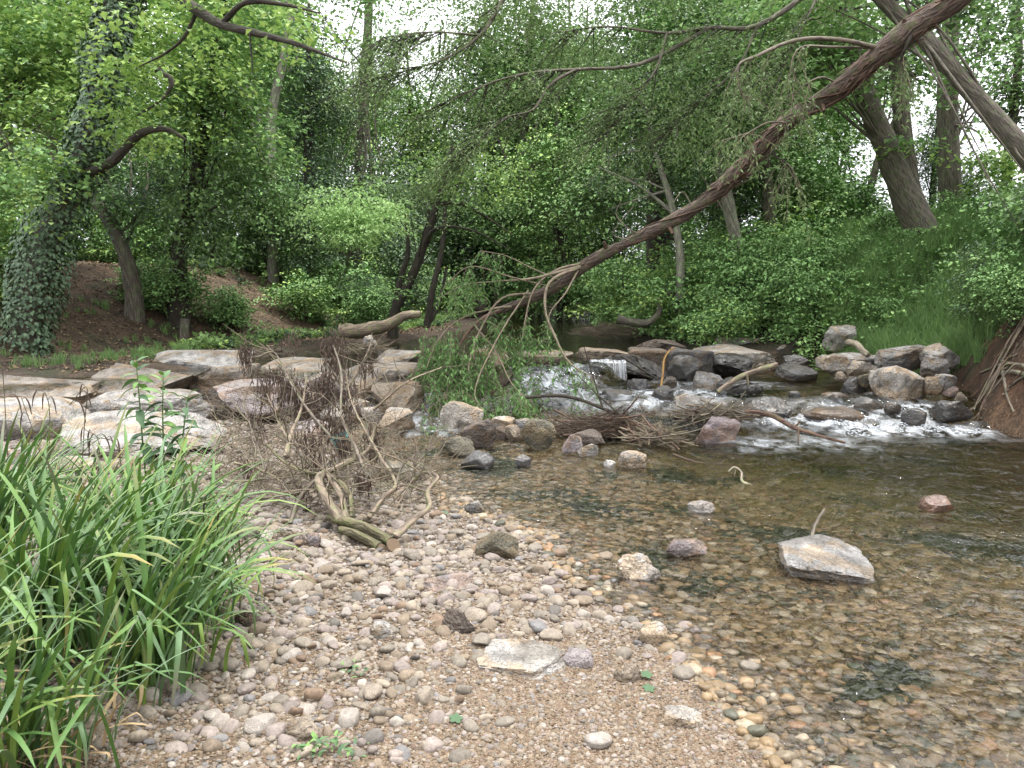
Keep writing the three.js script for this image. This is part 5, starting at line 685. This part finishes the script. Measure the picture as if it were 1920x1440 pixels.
// ---------- near plants ----------
const bladeGeos = [];
{ reseed(909);
  for (let k = 0; k < 12; k++) { // one arching blade, a metre long, folded along its keel; some are kinked near the tip
    const p = [], id = [], n = 9, reach = [0.22, 0.4, 0.55, 0.75, 0.95, 0.3][k % 6], kink = k > 8 ? R(0.55, 0.75) : 2; let x = 0, y = 0;
    for (let j = 0; j <= n; j++) { const t = j / n, bend = (0.12 + reach * 2.1 * Math.pow(t, 1.4)) + (t > kink ? 1.5 : 0), w = 0.0108 * (0.75 + 0.9 * t) * Math.pow(1 - t, 0.42) + 0.0004, tw = (k % 3 - 1) * 0.5 * t; if (j) { x += Math.sin(bend) / n; y += Math.cos(bend) / n; } for (const e of [-1, 0, 1]) p.push(x - Math.cos(bend) * (e ? 0 : w * 0.5), y - (e ? 0 : -Math.sin(bend) * w * 0.5) + e * w * Math.sin(tw), e * w * Math.cos(tw) + 0.03 * t * t * (k % 5 - 2)); if (j) { const a = j * 3; id.push(a - 3, a - 2, a, a - 2, a + 1, a, a - 2, a - 1, a + 1, a - 1, a + 2, a + 1); } }
    const g = new THREE.BufferGeometry(), tint = []; for (let j = 0; j <= n; j++) for (let e = 0; e < 3; e++) tint.push(...(k % 3 === 0 && j >= n - 1 ? [1.9, 1.05, 1.7] : [1, 1, 1])); g.setAttribute('position', new THREE.Float32BufferAttribute(p, 3)); g.setAttribute('color', new THREE.Float32BufferAttribute(tint, 3)); g.setIndex(id); g.computeVertexNormals(); bladeGeos.push(g);
  }
  const gm = [[0.105, 0.22, 0.045], [0.08, 0.17, 0.04], [0.135, 0.25, 0.05], [0.11, 0.2, 0.08], [0.18, 0.28, 0.05]].map((c) => new THREE.MeshPhysicalMaterial({ color: rgb(...c), vertexColors: true, roughness: 0.62, transmission: 0.25, thickness: 0, side: THREE.DoubleSide })), dryM = std({ color: rgb(0.4, 0.29, 0.16), side: THREE.DoubleSide });
  const clumps = [[-1.72, 2.75, 84, 0.8, 'big sedge clump with broad blades beside the pebbles'], [-1.28, 2.62, 60, 0.66, 'sedge clump leaning out over the pebbles'], [-1.62, 3.3, 80, 0.72, 'tall sedge clump behind the broad-bladed one'], [-2.3, 3.25, 70, 0.75, 'sedge clump next to the tall one'], [-1.36, 3.15, 44, 0.6, 'sparse sedge clump at the rotten log'], [-2.2, 3.95, 56, 0.5, 'sedge clump in front of the pale boulders'], [-1.72, 4.0, 40, 0.45, 'sedge clump at the foot of the leafy weed'], [-2.75, 4.3, 56, 0.6, 'sedge clump with drooping spikes below the dome boulder'], [-1.85, 2.2, 56, 0.7, 'sedge clump mixed with dry blades'], [-1.35, 2.12, 46, 0.55, 'low sedge clump with dry straw at its base'], [-1.6, 1.95, 44, 0.6, 'short sedge clump growing among dry straw']];
  for (const [x, d, n, len, label] of clumps) {
    const t = thing('sedge_clump', label, 'sedge', onGround(x, d), 'sedge clumps beside the gravel bar');
    for (let k = 0; k < n * 2.1; k++) { const dry = rnd() < (d < 2.4 ? 0.3 : 0.07), m = meshOf('blade', pick(bladeGeos), dry ? dryM : pick(gm), t), s = len * R(0.65, 1.22) * (dry ? 0.7 : 1); m.scale.set(s, s * (dry ? 0.5 : R(0.9, 1.1)), s * R(0.8, 1.15) / Math.max(0.6, s) * 0.95); m.position.set(gauss() * 0.17, -0.02, gauss() * 0.17); m.rotation.set(gauss() * 0.12, rnd() < 0.55 ? R(-0.9, 0.9) : R(0, 6.28), gauss() * 0.14); }
  }
  const stems = [[[20, 1000], [15, 860], [5, 690]], [[95, 980], [75, 850], [40, 745]], [[90, 900], [92, 760], [84, 735]], [[150, 960], [158, 800], [162, 725], [130, 760]], [[175, 1020], [185, 880], [182, 820], [160, 806]], [[240, 980], [230, 900], [215, 830], [180, 820]], [[440, 1250], [450, 1120], [430, 1000], [400, 930]], [[330, 1330], [345, 1260], [380, 1250], [398, 1310]]];
  stems.forEach((l, i) => { const d = i > 5 ? 3.1 : 4.2, p = l.map(([x, y]) => at(x, y, d)), o = p[0].clone(), t = thing('sedge_flower_stem', ['thin sedge stem with brown drooping spikes before the dome boulder', 'thin sedge stem with brown drooping spikes over the pebbles'][+(i > 5)], 'sedge', o, 'flowering sedge stems'), g = new GB(o), c = g.tube(p, [0.003, 0.0025, 0.002], 5, 5); g.build('stem', M.mossWood, t); for (let k = 0; k < 3; k++) { const q = c.getPoint(0.7 + 0.14 * k), h = new GB(o), s = gauss() > 0 ? 1 : -1, w = V(s * R(0.02, 0.07), -R(0.01, 0.04), gauss() * 0.03); h.tube([q, q.clone().add(V(w.x * 0.6, 0.015, w.z)), q.clone().add(V(w.x, -0.02, w.z)), q.clone().add(V(w.x * 1.2, -R(0.07, 0.12), w.z))], [0.001, 0.002, 0.0045, 0.002], 6, 4); h.build('flower_spike', M.brownBark, t); } });
  // upright weed with paired lance leaves
  const lg = (() => { const p = [], id = [], n = 6; for (let j = 0; j <= n; j++) { const t = j / n, w = 0.17 * Math.sin(Math.PI * Math.pow(t, 0.7)) + 0.004, y = 0.12 * Math.sin(t * 2.2) - 0.35 * t * t; for (const e of [-1, 0, 1]) p.push(t, y + (e ? 0.035 : 0), e * w); if (j) { const a = j * 3; id.push(a - 3, a - 2, a, a - 2, a + 1, a, a - 2, a - 1, a + 1, a - 1, a + 2, a + 1); } } const g = new THREE.BufferGeometry(); g.setAttribute('position', new THREE.Float32BufferAttribute(p, 3)); g.setIndex(id); g.computeVertexNormals(); return g; })();
  const wm = [[0.09, 0.19, 0.06], [0.06, 0.13, 0.05], [0.15, 0.29, 0.06]].map((c) => new THREE.MeshPhysicalMaterial({ color: rgb(...c), roughness: 0.7, transmission: 0.25, thickness: 0, side: THREE.DoubleSide })), stemM = std({ color: rgb(0.12, 0.2, 0.06) });
  for (const [l, label, n] of [[[[285, 1010], [270, 860], [262, 760], [255, 675]], 'tallest leafy weed standing before the pale boulders', 44], [[[310, 1000], [308, 880], [305, 780], [306, 705]], 'second leafy weed stem with a bent pale top', 36], [[[345, 985], [340, 880], [345, 800], [352, 745]], 'slender leafy weed nearest the dead branches', 30], [[[330, 1000], [326, 920], [330, 850]], 'short leafy weed between the tall stems', 16], [[[250, 1020], [245, 950], [235, 890]], 'short leafy weed in the sedge tips', 14], [[[390, 990], [392, 930], [400, 880]], 'short leafy weed beside the dead twigs', 14]]) {
    const p = l.map(([x, y]) => at(x, y, 4.35)), o = groundHit(l[0][0], l[0][1] + 20); p[0] = V(p[0].x, heightAt(p[0].x, -4.35), -4.35);
    const t = thing('leafy_weed', label, 'weed', p[0]), g = new GB(p[0]), c = g.tube(p, [0.006, 0.005, 0.0025], 6, 5); g.build('stem', stemM, t);
    for (let k = 0; k < n; k++) { const s = 0.12 + 0.88 * k / (n - 1), q = c.getPoint(s), m = meshOf('leaf', lg, pick(wm), t), z = mix(0.16, 0.085, s * s) * R(0.75, 1.15); m.position.copy(q).sub(p[0]); m.rotation.set(gauss() * 0.7, (k % 2) * Math.PI + Math.floor(k / 2) * 1.2 + gauss() * 0.4, s > 0.9 ? 0.7 : gauss() * 0.45 - 0.15, 'YXZ'); m.scale.setScalar(z); }
  }
  for (const [x, y, n, sz, label] of [[590, 1418, 34, 0.035, 'small green weed at the foot of the big tan stone'], [640, 1412, 30, 0.03, 'small fine-leaved weed beside the big tan stone'], [455, 1165, 40, 0.035, 'small creeping weed at the sedge edge'], [440, 1110, 30, 0.035, 'small weed by the rotten log'], [668, 1268, 22, 0.022, 'tiny weed sprouting between pebbles']]) { const o = groundHit(x, y), t = thing('small_weed', label, 'weed', o); for (let k = 0; k < n; k++) { const m = meshOf('leaf', lg, pick(wm), t); m.position.set(gauss() * 0.06, R(0, 0.05), gauss() * 0.06); m.rotation.set(gauss() * 0.4, R(0, 6.28), R(-0.2, 0.6)); m.scale.setScalar(sz * R(0.6, 1.3)); } }
  for (const [x, y, label] of [[1212, 1276, 'fallen green maple leaf beside the pinkish tan stone'], [1216, 1302, 'yellow-green fallen leaf on the gravel'], [855, 1360, 'green fallen leaf on the fine gravel'], [835, 968, 'bright green leaf lying near the water edge']]) { const sh = new THREE.Shape(); for (let k = 0; k <= 20; k++) { const a = k / 20 * 6.283, r = 0.023 * (0.7 + 0.4 * Math.abs(Math.cos(a * 2.5))); k ? sh.lineTo(Math.cos(a) * r, Math.sin(a) * r) : sh.moveTo(r, 0); } const g = new THREE.ExtrudeGeometry(sh, { depth: 0.0008, bevelEnabled: false }), m = single('fallen_leaf', g, wm[1], label, 'leaf'); m.position.copy(groundHit(x, y)).add(V(0, 0.025, 0)); m.rotation.set(-1.4, 0.1, R(0, 6)); }
}
// ---------- ground cover on the banks ----------
{
  reseed(1010);
  const tuft = (n, len, wid, pal, h) => { const b = new GB(); for (let k = 0; k < n; k++) { tmpD.set(gauss(), R(-0.2, 0.6), gauss()).normalize(); tmpU.set(gauss() * 0.5, 1, gauss() * 0.5).normalize(); b.leaf(V(gauss() * 0.09, rnd() * h, gauss() * 0.09), tmpD, tmpU, len * R(0.6, 1.2), wid * R(0.6, 1.2), tone(pal)); } return b.geo(); };
  const grass = (n, h) => { const b = new GB(); for (let k = 0; k < n; k++) { const a = R(0, 6.28), l = h * R(0.5, 1.1), o = V(gauss() * 0.05, 0, gauss() * 0.05), r = R(0.1, 0.5) * l, c = tone('grass'); b.strip([o, V(o.x + Math.cos(a) * r * 0.3, l * 0.55, o.z + Math.sin(a) * r * 0.3), V(o.x + Math.cos(a) * r, l * 0.85, o.z + Math.sin(a) * r)], [0.008, 0.007, 0.001], V(Math.sin(a + 1), 0, Math.cos(a + 1)), c); } return b.geo(); };
  const mt = new THREE.Matrix4(), q = new THREE.Quaternion(), e = new THREE.Euler();
  function cover(name, label, cat, geos, count, where, s0, s1, mat = M.leaf) {
    const root = new THREE.Group(); root.name = name; root.userData = { kind: 'stuff', label, category: cat }; scene.add(root);
    for (const g of geos) { const im = new THREE.InstancedMesh(g, mat, count); let n = 0; for (let k = 0; k < count * 12 && n < count; k++) { const p = where(); if (!p) continue; const h = heightAt(p[0], -p[1]); e.set(gauss() * 0.15, R(0, 6.28), gauss() * 0.15); q.setFromEuler(e); const s = R(s0, s1); mt.compose(V(p[0], h, -p[1]), q, V(s, s * R(0.8, 1.2), s)); im.setMatrixAt(n++, mt); } im.count = n; im.name = 'plants'; im.userData.kind = 'stuff'; im.castShadow = im.receiveShadow = true; root.add(im); }
  }
  const nz = (x, d, s = 0.7) => fbm(x * s, d * s, 15, 3);
  cover('nettles', 'fresh green nettles covering the far right shore', 'undergrowth', [tuft(34, 0.075, 0.05, 'fresh', 0.4), tuft(34, 0.07, 0.05, 'fresh', 0.28), tuft(30, 0.08, 0.05, 'lime', 0.34)], 1500, () => { const d = R(12.6, 24), x = poolR(d) + R(0.15, 7); return nz(x, d) > -0.22 && x < 0.55 * d ? [x, d] : null; }, 0.7, 1.4, M.farLeaf);
  cover('bank_grass', 'long green grass on the right bank', 'grass', [grass(30, 0.4), grass(30, 0.55), grass(24, 0.3)], 2000, () => { const d = R(8.2, 17), x = R(4.8, 11); return x > rightX(d) + (d < 10 ? 0.62 : 0.25) && x < 0.7 * d + 1.5 && nz(x, d) > -0.3 ? [x, d] : null; }, 0.7, 1.3);
  cover('bank_herbs', 'low leafy herbs and ivy on the left bank', 'undergrowth', [tuft(30, 0.06, 0.045, 'mid', 0.12), tuft(30, 0.06, 0.05, 'ivy', 0.1), tuft(26, 0.055, 0.04, 'bright', 0.1)], 1300, () => { const d = R(9.2, 26), x = poolL(d) - R(-1.4, 9); const bare = smooth(2.1, 1.0, Math.abs(x + 7.4 + (d - 14) * 0.35)) * (d < 18 ? 1 : 0) + smooth(1.3, 0.7, Math.abs(x + 5.6)) * (d > 15.5 && d < 20 ? 1 : 0); return d > weirD(x) + 0.9 && x > -0.75 * d && nz(x, d, 0.9) > 0.0 + 0.35 * bare - (d > 18 ? 0.25 : 0) ? [x, d] : null; }, 0.7, 1.6);
  cover('wood_floor_plants', 'low plants covering the woodland floor', 'undergrowth', [tuft(30, 0.12, 0.09, 'mid', 0.5), tuft(30, 0.12, 0.09, 'fresh', 0.6)], 2600, () => { const d = R(19, 75), x = R(-0.8, 0.8) * d; return x > poolL(Math.min(d, 40)) && x < poolR(Math.min(d, 40)) && d < 40 ? null : [x, d]; }, 1, 2.2, M.farLeaf);
  cover('bank_tufts', 'small grass tufts on the left mud flat', 'grass', [grass(16, 0.14), grass(16, 0.18)], 90, () => { const d = R(9.5, 14.5), x = poolL(d) - R(-1.6, 1.8); return d > weirD(x) + 0.8 && nz(x, d, 1.2) > 0.03 ? [x, d] : null; }, 0.7, 1.3);
  cover('bank_edge_grass', 'grass hanging over the edge of the eroded soil bank', 'grass', [grass(26, 0.3), grass(26, 0.42)], 260, () => { const d = R(7, 10.5); return [rightX(d) + R(0.5, 1.2), d]; }, 0.8, 1.3);
  const lit = new GB(); for (let k = 0; k < 13000; k++) { const left = rnd() < 0.82, d = left ? R(9.5, 22) : R(8, 13), x = left ? poolL(d) - R(-2, 5) : rightX(d) + R(-0.1, 2.2); if (left && d < weirD(x) + 0.6) continue; tmpD.set(gauss(), gauss() * 0.2, gauss()).normalize(); tmpU.set(gauss() * 0.3, 1, gauss() * 0.3).normalize(); const s = left ? R(0.02, 0.055) : R(0.012, 0.03); lit.leaf(V(x, heightAt(x, -d) + 0.012, -d), tmpD, tmpU, s * 1.4, s, tone('dry')); }
  const lm = lit.build('leaf_litter', M.litter); lm.userData = { kind: 'stuff', label: 'dry brown leaf litter on the banks', category: 'leaf litter' };
}
renderer.render(scene, camera);
